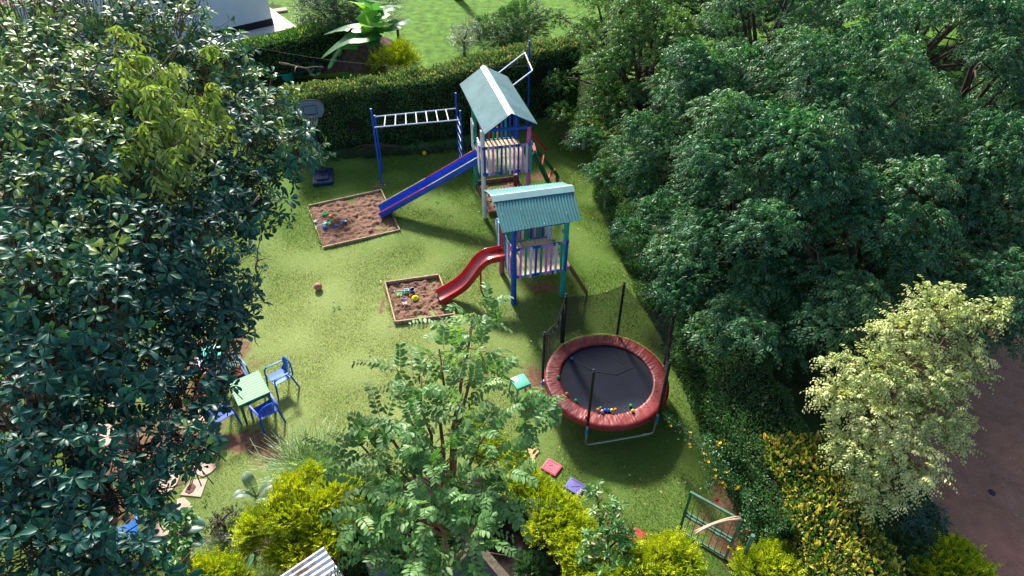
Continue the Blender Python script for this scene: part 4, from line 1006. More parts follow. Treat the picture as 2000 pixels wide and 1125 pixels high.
a = z0-wdir*.5-ndir*.5; P = [a, a+wdir*12, a+wdir*12+ndir*9, a+ndir*9]; r0 = a+ndir*4.5+wdir*3; r1 = a+ndir*4.5+wdir*9
V = [Vector((p.x,p.y,3.4)) for p in P]+[Vector((r0.x,r0.y,pk)), Vector((r1.x,r1.y,pk))]
MB().add(V, [(0,1,5,4),(1,2,5),(2,3,4,5),(3,0,4),(3,2,1,0)]).build('roof', mat('brown_tile_roof', (.18,.08,.06), .7, .3, 10), hs)
wp = wdir*3.6-ndir*.03
wf = MB().beam(wp+Vector((0,0,2.1)), wp+wdir*1.5+Vector((0,0,2.1)), .06, 1.2).build('window', M_RUBBER, hs)
mb = MB()
for i in range(4): mb.beam(wp+wdir*.1*0+Vector((0,0,1.6+i*.3))-ndir*.05, wp+wdir*1.5+Vector((0,0,1.6+i*.3))-ndir*.05, .03, .03)
mb.build('window_bars', M_WHITE, wf)
vt = MB()
for i in range(4): vt.beam(wdir*.9+Vector((0,0,2.25+i*.09))-ndir*.02, wdir*2.0+Vector((0,0,2.25+i*.09))-ndir*.02, .03, .025)
vt.build('vent_louvre', mat('grey_vent', (.3,.32,.36), .6, .1, 4), hs)
M_PAVE = mat('pale_apron', (.55,.50,.48), .85, .12, 3, .2, 20)
o = MB().add(*quadbox(hc+Vector((.0,.0,0))-ndir*1.0-wdir*.9, wdir, 12, ndir, 10, -.03, .06)).build('path', M_PAVE); o['kind'] = 'structure'
o = MB().box((0,0,.02),(1.3,.5,.09),rz=.4).build('door_step', mat('pinkish_step', (.42,.30,.25), .85, .15, 4), loc=G(538,22)); tag(o, 'low pinkish concrete step on the grass beside the white house', 'step')
# garden lamp
lp = G(780,90); lm = thing('garden_lamp', 'white globe lamp on a short dark post beside the banana plant', 'lamp', lp)
MB().tube([(0,0,0),(0,0,.95)], .07, 10).build('lamp_post', mat('brown_post', (.10,.06,.05), .6, .2, 5), lm)
MB().lathe((0,0,.95), [(.07,0),(.12,.03),(.05,.08)], 12).build('collar', M_RUBBER, lm)
MB().sphere((0,0,1.18), .17, 18).build('globe', mat('opal_glass', (.8,.8,.78), .25, .03, 3), lm, smooth=True)
# pots
def pot(px, py, r, h, col, lab):
    o = thing('plant_pot', lab, 'plant pot', G(px, py))
    MB().lathe((0,0,0), [(r*.7,0),(r,h*.9),(r*1.1,h*.9),(r*1.1,h),(r*.95,h),(r*.9,h-.06),(.0001,h-.06)], 20).build('pot', plastic('pot_glaze', col, .5), o, smooth='auto'); return o
pot1 = pot(564,155,.38,.38,(.02,.28,.22),'teal round pot without a plant beside the end of the back hedge')
pot2 = pot(616,146,.34,.38,(.60,.58,.52),'white pot holding a dark leafy plant behind the back hedge')
pot3 = pot(583,150,.28,.3,(.05,.2,.17),'dark green pot between the teal and the white pots')
pot4 = pot(455,146,.28,.36,(.03,.33,.36),'turquoise pot left of the low hedge by the house')
# fence piece by the hoop
fr = thing('wire_fence', 'rusty pipe fence between the big tree and the backboard', 'fence', G(520,235))
of = fr.location.copy()
for z in (.8,1.5): MB().tube([G(500,208,z*.6+.4)-of, G(590,182,z*.6+.4)-of], .03, 6).build('rail', M_BROWNRED, fr)
for x, y in ((505,250),(550,240),(590,232)): p = G(x,y)-of; MB().tube([p, p+Vector((0,0,1.4))], .03, 6).build('post', M_BROWNRED, fr)
# overhead line
a = G(400,72,4.0); b_ = G(1045,128,3.6); mb = MB(); mb.tube([a.lerp(b_, s)-Vector((0,0,.5*math.sin(s*math.pi))) for s in [i/24 for i in range(25)]], .0035, 4)
o = mb.build('washing_line', M_RUBBER); tag(o, 'thin wire strung over the back hedge from the tree to the blue pole', 'wire')
# soil bank and rubble behind the hedge
def mound(name, px, py, rx, ry, h, m, lab=None, cat=None):
    V = []; F = []; n = 40; c = G(px, py)
    for i in range(n+1):
        for j in range(n+1):
            x = -1+2*i/n; y = -1+2*j/n; r = math.hypot(x, y); z = h*max(0, 1-r*r)*(1+.5*mnoise.noise(Vector((x*2.5,y*2.5,px))))+.12*h*mnoise.noise(Vector((x*9,y*9,px)))*max(0,1-r)-.04
            V.append((x*rx, y*ry, z))
    for i in range(n):
        for j in range(n): a = i*(n+1)+j; F.append((a,a+n+1,a+n+2,a+1))
    o = MB().add(V, F).build(name, m, loc=c, smooth=True)
    if lab: tag(o, lab, cat)
    else: o['kind'] = 'structure'
    return o
M_BANK = mat('brown_bank_soil', (.10,.06,.045), .95, .4, 5, .8, 20)
mound('soil_bank', 590, 125, 5.0, 1.6, .35, M_BANK); mound('soil_mound', 710, 108, 1.9, 2.4, 1.0, M_BANK)
# ================================================================== VEGETATION
M_BARK = mat('grey_brown_bark', (.16,.11,.085), .9, .3, 9, .6, 30)
M_BARK2 = mat('dark_bark', (.07,.05,.04), .9, .3, 9, .6, 30)
M_TWIG = mat('reddish_twig', (.20,.10,.06), .7, .25, 12)
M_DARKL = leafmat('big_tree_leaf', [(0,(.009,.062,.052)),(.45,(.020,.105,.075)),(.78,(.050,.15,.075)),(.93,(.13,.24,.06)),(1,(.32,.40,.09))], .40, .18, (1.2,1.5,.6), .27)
M_LIMEL = leafmat('lime_leaf', [(0,(.10,.18,.03)),(.5,(.20,.29,.06)),(.85,(.32,.40,.12)),(1,(.52,.50,.32))], .45, .35, (1.4,1.5,.5), .25)
M_FICUS = leafmat('ficus_leaf', [(0,(.014,.085,.046)),(.45,(.042,.150,.072)),(.8,(.13,.26,.12)),(1,(.26,.37,.14))], .38, .32, (1.3,1.6,.5), .28)
M_FICUSY = leafmat('ficus_leaf_yellowish', [(0,(.035,.11,.035)),(.5,(.075,.18,.045)),(.85,(.14,.25,.05)),(1,(.32,.36,.06))], .38, .30, (1.4,1.6,.5), .25)
M_VARI = leafmat('cream_variegated_leaf', [(0,(.16,.28,.07)),(.3,(.38,.48,.16)),(.7,(.66,.69,.32)),(1,(.80,.78,.44))], .45, .28, (1.2,1.2,.5), .25)
M_HEDGE = leafmat('hedge_leaf', [(0,(.030,.095,.036)),(.5,(.062,.165,.058)),(.86,(.10,.21,.065)),(1,(.16,.19,.06))], .42, .25, (1.4,1.5,.6), .22)
M_HTOP = leafmat('hedge_tip_leaf', [(0,(.05,.12,.05)),(.6,(.10,.16,.07)),(.88,(.24,.21,.12)),(1,(.42,.31,.20))], .4, .3)
M_GOLD = leafmat('golden_leaf', [(0,(.14,.26,.006)),(.35,(.33,.47,.010)),(.75,(.56,.65,.014)),(1,(.76,.74,.03))], .55, .34, (1.4,1.3,.3), .25)
M_CROT = leafmat('gold_tipped_leaf', [(0,(.03,.10,.03)),(.45,(.06,.16,.04)),(.58,(.28,.32,.04)),(.85,(.66,.58,.10)),(1,(.72,.40,.16))], .4, .3)
M_GUAVA = leafmat('guava_leaf', [(0,(.06,.16,.05)),(.5,(.13,.27,.085)),(.85,(.24,.38,.15)),(.96,(.26,.38,.17)),(1,(.6,.36,.03))], .42, .32, (1.3,1.5,.5), .24)
M_BAN = leafmat('banana_leaf', [(0,(.04,.15,.06)),(.5,(.07,.22,.08)),(1,(.20,.42,.05))], .38, .35)
M_BAND = leafmat('dark_banana_leaf', [(0,(.010,.060,.048)),(1,(.018,.085,.06))], .38, .2)
M_GREYL = leafmat('grey_green_leaf', [(0,(.14,.20,.17)),(.6,(.26,.33,.28)),(1,(.42,.48,.42))], .5, .2)
M_GRASS = leafmat('tall_grass_leaf', [(0,(.06,.16,.03)),(.5,(.13,.28,.06)),(1,(.30,.40,.18))], .5, .35)
M_BLADE = leafmat('lawn_blade', [(0,(.045,.105,.014)),(.3,(.09,.185,.032)),(.65,(.235,.30,.10)),(1,(.47,.50,.24))], .6, .3, (1.3,1.3,.6), .08)
M_SHRUB = leafmat('mixed_shrub_leaf', [(0,(.035,.12,.03)),(.5,(.07,.20,.04)),(.8,(.16,.32,.07)),(1,(.45,.38,.24))], .42, .3)
M_OLE = leafmat('narrow_dark_leaf', [(0,(.012,.070,.040)),(.7,(.025,.11,.06)),(1,(.06,.16,.07))], .38, .2)
M_YFL = mat('yellow_petal', (.80,.50,.01), .5, .1); M_RFL = mat('red_petal', (.45,.01,.04), .5, .1)
M_HBODY = mat('hedge_shade_core', (.012,.018,.009), .95, .5, 12, .8, 20)  # near-black core colour imitates the shade inside the hedge

g = grass_blades().build('grass', M_BLADE); tag(g, 'short mown grass covering the playground lawn', 'grass', kind='stuff')

def tree(name, label, cat, base, blobs, leaf, bark, mode='spray', dens=60, r0=.16, th=1.5, grp=None, tw=.3, flat=(1,1,.75), inner=.5, extra=None, limbs=14, **kw):
    """blobs: list of (centre, radius); leafy clumps on each, joined to the trunk by limbs"""
    base = Vector((base[0], base[1], 0)); r = thing(name, label, cat, base, 0, grp)
    LV = Leaves(); TP0 = []; TP1 = []
    for (c, rad) in blobs:
        n = max(4, int(dens*rad*rad)); P, O = shell(c, rad, n, inner, flat)
        if kw.get('up_only'):
            dz = P[:,2]-c[2]; low_ = dz < 0; P[low_,2] = c[2]+np.abs(dz[low_])*.5-.10*rad; rr_ = np.linalg.norm(P[:,:2]-np.array(c)[None,:2], axis=1)/rad; P[:,2] -= .38*rad*rr_**2; O[:,2] = np.abs(O[:,2])
        toc = nz(np.array(c)[None,:]-np.array([base.x, base.y, c[2]-.3])[None,:])
        A = nz(O*.8+UP*kw.get('up', .5)+toc*.25+ru(n)*.35)
        if mode == 'spray': 
            P = P-A*.15+A*(rng.exponential(.045, n)*(rng.random(n) < .5))[:,None]
            E_ = sprays(LV, P, A, r=np.clip(rng.uniform(.15,.75)+rng.normal(0,.22,n), 0, 1), **{k: v for k, v in kw.items() if k in ('k','L','wr','ln','droop','T','opp','tilt')})
            TP0.append(P-A*.05); TP1.append(E_)
        else:
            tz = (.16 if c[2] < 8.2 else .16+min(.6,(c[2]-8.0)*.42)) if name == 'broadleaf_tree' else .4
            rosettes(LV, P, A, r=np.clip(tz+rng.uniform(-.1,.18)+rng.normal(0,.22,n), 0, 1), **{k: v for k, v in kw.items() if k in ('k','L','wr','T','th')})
            TP0.append(P-A*tw-O*tw*.5); TP1.append(P)
    sticks(LV, np.concatenate(TP0), np.concatenate(TP1), .008 if mode != 'spray' else .005, .004 if mode != 'spray' else .0025)
    o = LV.build('crown', [leaf, bark if mode != 'spray' else M_TWIG], r, base, smooth=True)
    tg = [b[0] for b in sorted(blobs, key=lambda q: -q[1])[:limbs]]
    limb_mesh(base, tg, r0, 'trunk', bark, r, base, trunk_h=th)
    return r, LV
def W(px, py, d, r): p = D(px, py, d); return ((p.x, p.y, p.z), r)

# ---- the big broad-leaved tree on the left (close to the drone)
bl = []
spec = [(60,60,9.6,1.0),(190,40,10.2,1.0),(330,70,10.4,.95),(430,130,10.2,.7),(500,215,10.0,.7),(560,290,9.8,.62),(470,300,9.6,.8),(590,300,9.6,.38),
        (120,170,8.8,.95),(40,260,8.2,.9),(250,200,9.3,.8),(360,230,9.4,.8),(420,380,9.2,.75),(500,400,9.2,.55),(330,400,8.8,.8),(200,340,8.2,.85),(80,400,7.8,.85),
        (150,480,7.5,.8),(280,500,7.9,.8),(390,500,8.3,.75),(455,570,8.4,.48),(350,610,7.9,.65),(410,630,8.1,.42),(60,560,7.1,.75),(190,610,7.2,.7),(300,690,7.6,.6),(90,700,6.8,.7),
        (210,740,6.9,.55),(330,770,7.3,.50),(400,760,7.5,.32),(60,830,6.5,.6),(150,850,6.4,.42),(350,850,7.0,.42),(270,880,6.7,.36),(80,950,6.2,.6),(200,960,6.3,.5),(290,940,6.5,.28),
        (60,1070,6.0,.6),(170,1080,6.0,.55),(260,1100,6.1,.38),(340,1110,6.2,.16),(-60,300,8.4,.9),(-60,640,7.2,.9),(-60,960,6.4,.8),(300,1010,6.4,.16),(425,700,7.8,.24),(440,750,7.7,.17),(452,660,8.2,.24),(420,790,7.6,.18),(480,610,8.3,.18),(405,860,7.3,.22),(380,900,7.1,.2)]
for s in spec: bl.append(W(*s))
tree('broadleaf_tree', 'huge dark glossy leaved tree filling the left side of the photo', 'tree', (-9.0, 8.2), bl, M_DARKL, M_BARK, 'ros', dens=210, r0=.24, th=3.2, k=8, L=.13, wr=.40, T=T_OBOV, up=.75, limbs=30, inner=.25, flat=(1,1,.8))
bl = [W(*s) for s in [(260,120,8.5,.22),(330,140,8.6,.20),(395,190,8.5,.20),(300,190,8.3,.28),(360,230,8.3,.24),(240,180,8.3,.18),(290,250,8.1,.22),(340,290,8.1,.2),(260,300,8.0,.16),(225,350,7.9,.12),(310,340,8.0,.13),(420,170,8.6,.14),(150,230,8.0,.10),(240,60,9.2,.14),(400,90,9.3,.12)]]
tree('lime_leaf_tree', 'bright lime green drooping foliage pushing out of the big dark tree', 'tree', (-8.2, 8.8), bl, M_LIMEL, M_BARK, 'spray', dens=330, r0=.10, th=3.5, k=9, L=.17, wr=.30, T=T_LANC, ln=.42, droop=.8, up=.2, tilt=.7, limbs=8)

# ---- feathery guava like tree in the middle foreground
bl = [W(*s) for s in [(930,610,9.9,.30),(975,625,9.9,.25),(890,640,9.7,.28),(860,690,9.4,.36),(930,690,9.5,.36),(780,720,9.2,.22),(820,740,9.1,.32),(900,770,9.0,.42),(970,720,9.2,.26),
      (800,810,8.8,.38),(740,830,8.8,.30),(860,860,8.7,.45),(950,850,8.8,.4),(1020,775,9.1,.13),(1060,800,9.1,.10),(1030,830,9.0,.14),(700,870,8.7,.30),(780,920,8.5,.42),(900,940,8.4,.42),
      (980,920,8.6,.32),(840,1010,8.1,.40),(930,1030,8.1,.30),(750,1000,8.2,.32),(710,1080,8.0,.26),(800,1090,7.9,.26),(880,1090,7.9,.22),(1000,980,8.5,.2),(650,890,8.8,.2),(1085,815,9.1,.08),(690,1010,8.2,.28),(740,1110,7.9,.25),(830,1120,7.9,.25),(920,1010,8.2,.25),(960,1060,8.1,.2),(700,940,8.5,.25),(880,1000,8.3,.3),(930,1110,7.9,.18),(990,940,8.6,.2)]]
gv, _ = tree('guava_tree', 'feathery green tree with paired leaves in the middle foreground', 'tree', (-.95, 4.9), bl, M_GUAVA, M_TWIG, 'spray', dens=92, r0=.045, th=4.6, k=10, L=.118, wr=.46, T=T_ELLI, ln=.62, droop=.45, opp=True, up=.3, tilt=.15, limbs=16, inner=.25)

# ---- the row of tall ficus trees on the right
def ficus(label, x, y, zt, R, n, leaf=M_FICUS, dens=230, low=.18, seed=1, L=.115, k=10, extra=()):
    rs = np.random.default_rng(seed); bl = []
    for i in range(n):
        f = (i+.5)/n; z = zt*(low+(1-low)*(f))*rs.uniform(.93,1.06); ring = R*math.sqrt(max(.08, 1-((f-.30)/.78)**2)); a = i*2.399+rs.uniform(-.4,.4)
        rr = ring*(rs.uniform(.55,1.0)); bl.append(((x+rr*math.cos(a), y+rr*math.sin(a), z+rs.uniform(-.25,.25)), rs.uniform(.55,.95)*(.75+.12*R)))
    bl += [((x, y, zt*.95), .8)]+list(extra)
    return tree('ficus_tree', label, 'tree', (x, y), bl, leaf, M_BARK2, 'spray', dens=dens, r0=.17, th=zt*.25, k=k, L=L, wr=.44, ln=.5, droop=.75, up=.25, tilt=.5, grp='tall ficus trees along the right side', limbs=22, inner=.35, flat=(1,1,.42), up_only=True)
ficus('ficus tree beside the trampoline hedge, lowest branches brushing the hedge', 6.2, 14.6, 6.4, 2.5, 37, seed=11, dens=260, extra=[W(1250,330,20.5,.7),W(1235,440,19.5,.6),W(1330,560,17.0,.7),W(1390,640,15.8,.6),W(1440,600,15.6,.7),W(1330,480,17.5,.8),W(1300,400,18.5,.8)])
ficus('ficus tree above the dark hollow left of the cream leaved shrub', 8.4, 13.2, 5.2, 2.2, 31, seed=12, dens=260, extra=[W(1480,640,14.6,.5),W(1620,620,14.3,.6),W(1680,560,14.5,.7),W(1500,420,14.5,.8),W(1900,640,15.0,.5),W(1960,610,15.0,.5)])
ficus('ficus tree whose branches hang over the red dirt road at the right edge', 12.2, 15.6, 5.8, 2.4, 31, seed=13, extra=[W(1950,560,15.5,.9),W(1995,640,15,.7),W(1890,520,16,.9),W(1800,520,16,.8),W(1960,450,17,1.0),W(1990,520,15.5,.9)])
ficus('ficus tree with leafy boughs next to the turquoise roofed tower', 5.9, 19.2, 6.0, 2.3, 31, seed=14, extra=[W(1180,330,22.5,.7),W(1150,260,24,.7)])
ficus('tall ficus tree in the centre of the right hand row', 9.2, 17.6, 7.2, 2.6, 33, seed=15, extra=[W(x,y,21,.9) for x, y in ((1500,200),(1400,160),(1600,180),(1560,260),(1680,230),(1450,260))])
ficus('ficus tree behind the road tree at the right edge', 13.2, 19.2, 7.4, 2.8, 31, seed=16, extra=[W(x,y,22,1.0) for x, y in ((1850,240),(1950,280),(1780,300),(1980,360),(1900,200))])
ficus('yellowish green ficus tree behind the tall play tower', 4.9, 23.8, 5.2, 2.2, 28, M_FICUSY, seed=17, extra=[W(1095,150,27,.7),W(1100,210,26.5,.6)])
ficus('yellowish green ficus tree at the back end of the long hedge', 4.4, 28.2, 5.0, 2.5, 28, M_FICUSY, seed=18, dens=150, L=.10, extra=[W(1090,90,30,.9),W(1080,30,32,.9)])
ficus('ficus tree far back in the right hand row', 9.0, 24.2, 7.2, 3.0, 31, M_FICUS, seed=19, dens=150, L=.10)
ficus('ficus tree at the top edge right of the centre', 9.5, 31, 7.0, 3.4, 29, M_FICUS, seed=20, extra=[W(x,y,30,1.3) for x, y in ((1300,20),(1400,50),(1500,10),(1220,60),(1600,40),(1380,-20),(1250,0))], dens=190, L=.115)
ficus('ficus tree in the top right corner', 15.5, 26, 7.6, 3.4, 29, seed=21, extra=[W(x,y,27,1.4) for x, y in ((1950,60),(1850,120),(1980,150),(1760,60),(1900,20),(1700,110))], dens=190, L=.115)
ficus('farthest ficus tree of the right hand mass', 16, 34, 7.5, 4.0, 28, seed=22, extra=[W(x,y,34,1.8) for x, y in ((1950,30),(1870,0),(1990,70),(1780,10),(1680,0),(1580,-10),(1480,-10),(1960,-40))], dens=150, L=.125)

# ---- cream variegated shrub tree by the road
bl = [W(*s) for s in [(1830,600,13.2,.55),(1880,620,13.3,.4),(1760,640,13.2,.5),(1700,720,13.0,.6),(1800,720,13.0,.65),(1640,770,12.9,.42),(1720,820,12.8,.65),(1830,800,12.9,.62),(1680,880,12.7,.55),
      (1780,900,12.6,.6),(1870,860,12.9,.28),(1720,960,12.6,.45),(1900,690,13.1,.34),(1940,610,13.3,.3),(1620,700,13.2,.2),(1860,740,13.0,.4),(1960,590,13.4,.18),(1600,760,13,.15),(1925,735,13,.14),(1905,830,12.9,.14),(1870,580,13.4,.2),(1820,560,13.4,.16),(1700,640,13.3,.14),(1625,830,12.9,.14)]]
tree('variegated_tree', 'cream and pale green variegated tree beside the red dirt road', 'tree', (8.2, 9.6), bl, M_VARI, M_BARK, 'spray', dens=520, r0=.10, th=.9, k=9, L=.085, wr=.48, ln=.36, droop=.6, up=.35, tilt=.45, limbs=13, inner=.4)

# ---- hedges
def hedge(name, label, path, zt, wd, leaf, dens, L, tip=None, tipfrac=0, cat='hedge', wav=.10, seed=0, tipw=.5, k_T=T_OVAL):
    """clipped hedge: solid core coloured dark as inner shade, wrapped in a skin of leaves; path = centre line of the hedge in world xy"""
    pts = [Vector((*p[:2],0)) for p in path]; base = pts[len(pts)//2].copy(); r = thing(name, label, cat, base)
    segs = [(pts[i], pts[i+1]) for i in range(len(pts)-1)]; ln = [(b-a).length for a, b in segs]; tot = sum(ln)
    zt = zt if hasattr(zt, '__len__') else (zt, zt)
    # body
    mb = MB(); V = []; prof = [(-.44,0),(-.46,.55),(-.42,.86),(-.30,.94),(.30,.94),(.42,.86),(.46,.55),(.44,0)]
    ns = int(tot/.25)+1
    def at(s):
        d = s*tot
        for i, l in enumerate(ln):
            if d <= l or i == len(ln)-1: a, b = segs[i]; return a.lerp(b, min(1, d/l)), i
            d -= l
    ctr = []; nor = []
    for i in range(ns+1):
        s = i/ns; p, _ = at(s); q, _ = at(min(1, s+.02)); o_, _ = at(max(0, s-.02)); t = (q-o_).normalized(); ctr.append(p); nor.append(Vector((-t.y, t.x, 0)))
    for i in range(ns+1):
        z = zt[0]+(zt[1]-zt[0])*i/ns
        for (a, h) in prof:
            w_ = 1+.10*mnoise.noise(Vector((ctr[i].x*.9, ctr[i].y*.9, h*2+seed)))*2; V.append(ctr[i]+nor[i]*a*wd*w_*.97+Vector((0,0,h*z*(1+.03*mnoise.noise(Vector((i*.3,a*3,seed))))))-base)
    k = len(prof); F = [(i*k+j, i*k+j+1, (i+1)*k+j+1, (i+1)*k+j) for i in range(ns) for j in range(k-1)]+[tuple(range(k)), tuple(ns*k+j for j in range(k-1,-1,-1))]
    mb.add(V, F).build('branches', M_HBODY, r)  # one solid core, its dark colour standing in for shade behind the leaves
    # leaf skin
    LV = Leaves(); cA = np.array([tuple(c) for c in ctr]); nA = np.array([tuple(c) for c in nor])
    per = 2*.95*sum(zt)/2+wd; n = int(dens*tot*per)
    s = rng.random(n)*ns; i = np.minimum(s.astype(int), ns-1); f = (s-i)[:,None]; c = cA[i]*(1-f)+cA[i+1]*f; nn = nz(nA[i]*(1-f)+nA[i+1]*f); z = zt[0]+(zt[1]-zt[0])*s/ns
    u = rng.random(n)*per; side = np.where(u < per/2-wd/2, -1, np.where(u > per/2+wd/2, 1, 0)); 
    h = np.where(side == -1, u, np.where(side == 1, per-u, 0))/(per/2-wd/2)
    off = np.where(side == 0, (u-per/2), side*wd*.5*(1-.10*h**4)); hh = np.where(side == 0, 1.0-.10*(np.abs(off)/(wd*.5))**4, h)
    lum = wav*field(c[:,0]+off*nn[:,0], c[:,1]+off*nn[:,1]+hh*2, seed+31, 3.0)
    depth = -rng.random(n)**1.5*.16+.03+lum*.6
    out = np.where((side == 0)[:,None], UP[None,:], nn*side[:,None]+UP*.15)
    P = c+nn*off[:,None]+UP*(hh*z)[:,None]+out*depth[:,None]
    for sg, end in ((-1, 0), (1, ns)):   # caps at the two ends
        ne = int(dens*wd*zt[0 if end == 0 else 1]*1.1); q = rng.uniform(-.5,.5,ne)*wd; hz = rng.random(ne); e = cA[end]; t = np.array([nA[end][1], -nA[end][0], 0])*sg
        P = np.concatenate([P, e+nA[end][None,:]*q[:,None]+UP*(hz*zt[0 if end == 0 else 1])[:,None]+t*rng.uniform(-.1,.05,ne)[:,None]]); out = np.concatenate([out, np.repeat(t[None,:], ne, 0)]); hh = np.concatenate([hh, hz]); side = np.concatenate([side, np.ones(ne)])
    n = len(P); A = nz(out*.6+UP*.35+ru(n)*.8); nr = nz(out+ru(n)*.7)
    istip = (rng.random(n) < tipfrac*np.where((side == 0) | (hh > .9), 1, .10)) if tip is not None else np.zeros(n, bool)
    q = ~istip; LV.add(P[q], A[q], nr[q], L*rng.uniform(.6,1.2,q.sum()), .5, k_T, None, 0)
    if istip.any(): LV.add(P[istip]+UP*.03, nz(A[istip]+UP*.7), nr[istip], L*1.35*rng.uniform(.7,1.3,istip.sum()), tipw, k_T, None, 1)
    LV.build('foliage', [leaf, tip] if tip is not None else leaf, r, base)
    return r
hedge('hedge', 'long tall clipped hedge closing the lawn behind the monkey bars', [(-8.6,23.9),(-7.2,24.25),(-5.2,24.6),(-3.4,25.0),(-1.6,25.7),(.2,26.7),(2.6,27.6)], (2.35,3.0), 1.1, M_HEDGE, 800, .075, M_HTOP, .34, seed=1)
hedge('hedge', 'deep green hedge running down the right side past the trampoline', [(3.75,21.0),(4.1,18.5),(4.45,16.3),(4.95,13.6),(5.35,11.2),(5.6,9.2),(5.75,8.0),(5.85,6.9)], (1.6,1.6), 1.6, M_HEDGE, 1150, .062, M_HTOP, .05, seed=2)
hedge('hedge', 'golden and orange tipped hedge at the lower right beside the road', [tuple(G(a, b, 1.7)[:2]) for a, b in ((1560,850),(1595,930),(1640,1030),(1690,1130),(1750,1260))], (1.65,1.75), 1.5, M_CROT, 900, .09, M_CROT, .3, seed=3, tipw=.45)
hedge('hedge', 'low hedge between the white house and the banana plant', [(-14.6,28.6),(-12.2,30.0),(-9.4,31.6),(-7.6,33.2)], (1.7,1.9), 1.2, M_HEDGE, 420, .09, M_FICUSY, .3, seed=4)

# ---- golden shrubs
def fill(blobs, k=4):
    rs = np.random.default_rng(len(blobs)); o = list(blobs)
    for (c, r) in blobs:
        for _ in range(k):
            a = rs.uniform(0, 6.28); o.append(((c[0]+math.cos(a)*r*1.0, c[1]+math.sin(a)*r*1.0, c[2]-r*.1+rs.uniform(-.3,.35)*r), r*rs.uniform(.5,.8)))
    return o
def goldshrub(label, blobs, base, dens=520, L=.055, leaf=M_GOLD, name='golden_shrub', k=8, ln=.20, cat='shrub', **kw):
    return tree(name, label, cat, base, fill(blobs) if leaf is M_GOLD else blobs, leaf, M_BARK2, 'spray', dens=dens, r0=.03, th=.3, k=k, L=L, wr=kw.pop('wr', .5), ln=ln, droop=kw.pop('droop', .1), up=kw.pop('up', .6), tilt=kw.pop('tilt', -.1), limbs=8, inner=kw.pop('inner', .75), flat=(1,1,.85), **kw)
def Wz(px, py, z, r): p = G(px, py, z); return ((p.x, p.y, z), r)
bz = lambda bl: (sum(b[0][0] for b in bl)/len(bl), sum(b[0][1] for b in bl)/len(bl))
b1 = [Wz(*s) for s in [(560,950,1.2,.30),(600,1000,1.1,.42),(520,1010,1.0,.38),(660,960,1.2,.34),(640,1040,.9,.35),(570,1060,.8,.36),(500,1040,.8,.3),(690,1000,1.0,.30),(600,920,1.1,.2),(545,1090,.6,.25)]]
goldshrub('big golden leaved shrub below the tall grass tuft', b1, bz(b1), dens=1900)
b1 = [Wz(*s) for s in [(430,1110,.9,.28),(400,1120,.9,.25),(470,1140,.8,.30),(380,1150,.8,.3)]]
goldshrub('small golden shrub at the bottom edge below the dark banana leaves', b1, bz(b1), dens=1900)
b1 = [Wz(*s) for s in [(925,830,1.0,.22),(960,860,1.1,.26),(930,880,1.0,.24),(1000,905,1.1,.28),(1015,935,1.1,.28),(1045,975,1.0,.30),(1085,995,1.0,.30),(1095,1040,1.0,.32),(1135,1050,1.0,.32),(1150,1105,1.0,.34),(1200,1110,1.0,.32),(1060,1020,1.0,.28),(1120,1090,1.0,.3),(1018,905,1.0,.22),(980,875,1.0,.22),(1050,950,1.0,.26),(1092,985,1.0,.26),(1130,1020,1.0,.26),(1000,885,1.0,.2),(1070,965,1.0,.24),(1240,1095,1.0,.26),(1110,1020,1.0,.28),(1190,1150,1.1,.4),(1015,960,.9,.2)]]
goldshrub('long golden hedge running diagonally past the coloured tiles', b1, bz(b1), dens=1900)
b1 = [Wz(*s) for s in [(1280,1090,1.0,.34),(1330,1080,1.0,.34),(1240,1110,1.0,.28),(1350,1110,1.0,.30),(1300,1130,.9,.35)]]
goldshrub('round golden shrub between the red tile and the gate', b1, bz(b1), dens=1900)
b1 = [Wz(*s) for s in [(1500,1090,1.1,.34),(1480,1115,1.1,.3),(1540,1120,1.1,.32)]]
goldshrub('golden shrub to the right of the green gate', b1, bz(b1), dens=1900)
b1 = [Wz(*s) for s in [(1860,1075,.7,.28),(1890,1110,.7,.30),(1830,1110,.6,.30),(1920,1140,.6,.3)]]
goldshrub('olive golden shrub at the lower right edge of the dirt road', b1, bz(b1), dens=2200, leaf=M_GOLD)
b1 = [Wz(*s) for s in [(775,112,.7,.55),(800,118,.5,.4),(750,118,.5,.4),(780,98,1.0,.4)]]
goldshrub('bright yellow green shrub beneath the banana plant', b1, bz(b1), dens=330, L=.10, ln=.4)
# ---- speckled shrub between the golden hedge and the lawn
b1 = [Wz(*s) for s in [(1165,960,1.5,.20),(1175,1000,1.5,.26),(1205,985,1.5,.2),(1200,1030,1.5,.28),(1165,1050,1.4,.26),(1225,1045,1.4,.2),(1215,1080,1.3,.3),(1175,1100,1.2,.3),(1140,1080,1.3,.2)]]
tree('speckled_shrub', 'light green shrub with pinkish tips beside the red tile', 'shrub', bz(b1), b1, M_SHRUB, M_TWIG, 'ros', dens=330, r0=.03, th=.4, k=7, L=.13, wr=.36, T=T_ELLI, th_=None, up=.8, limbs=8, inner=.4, tw=.18)
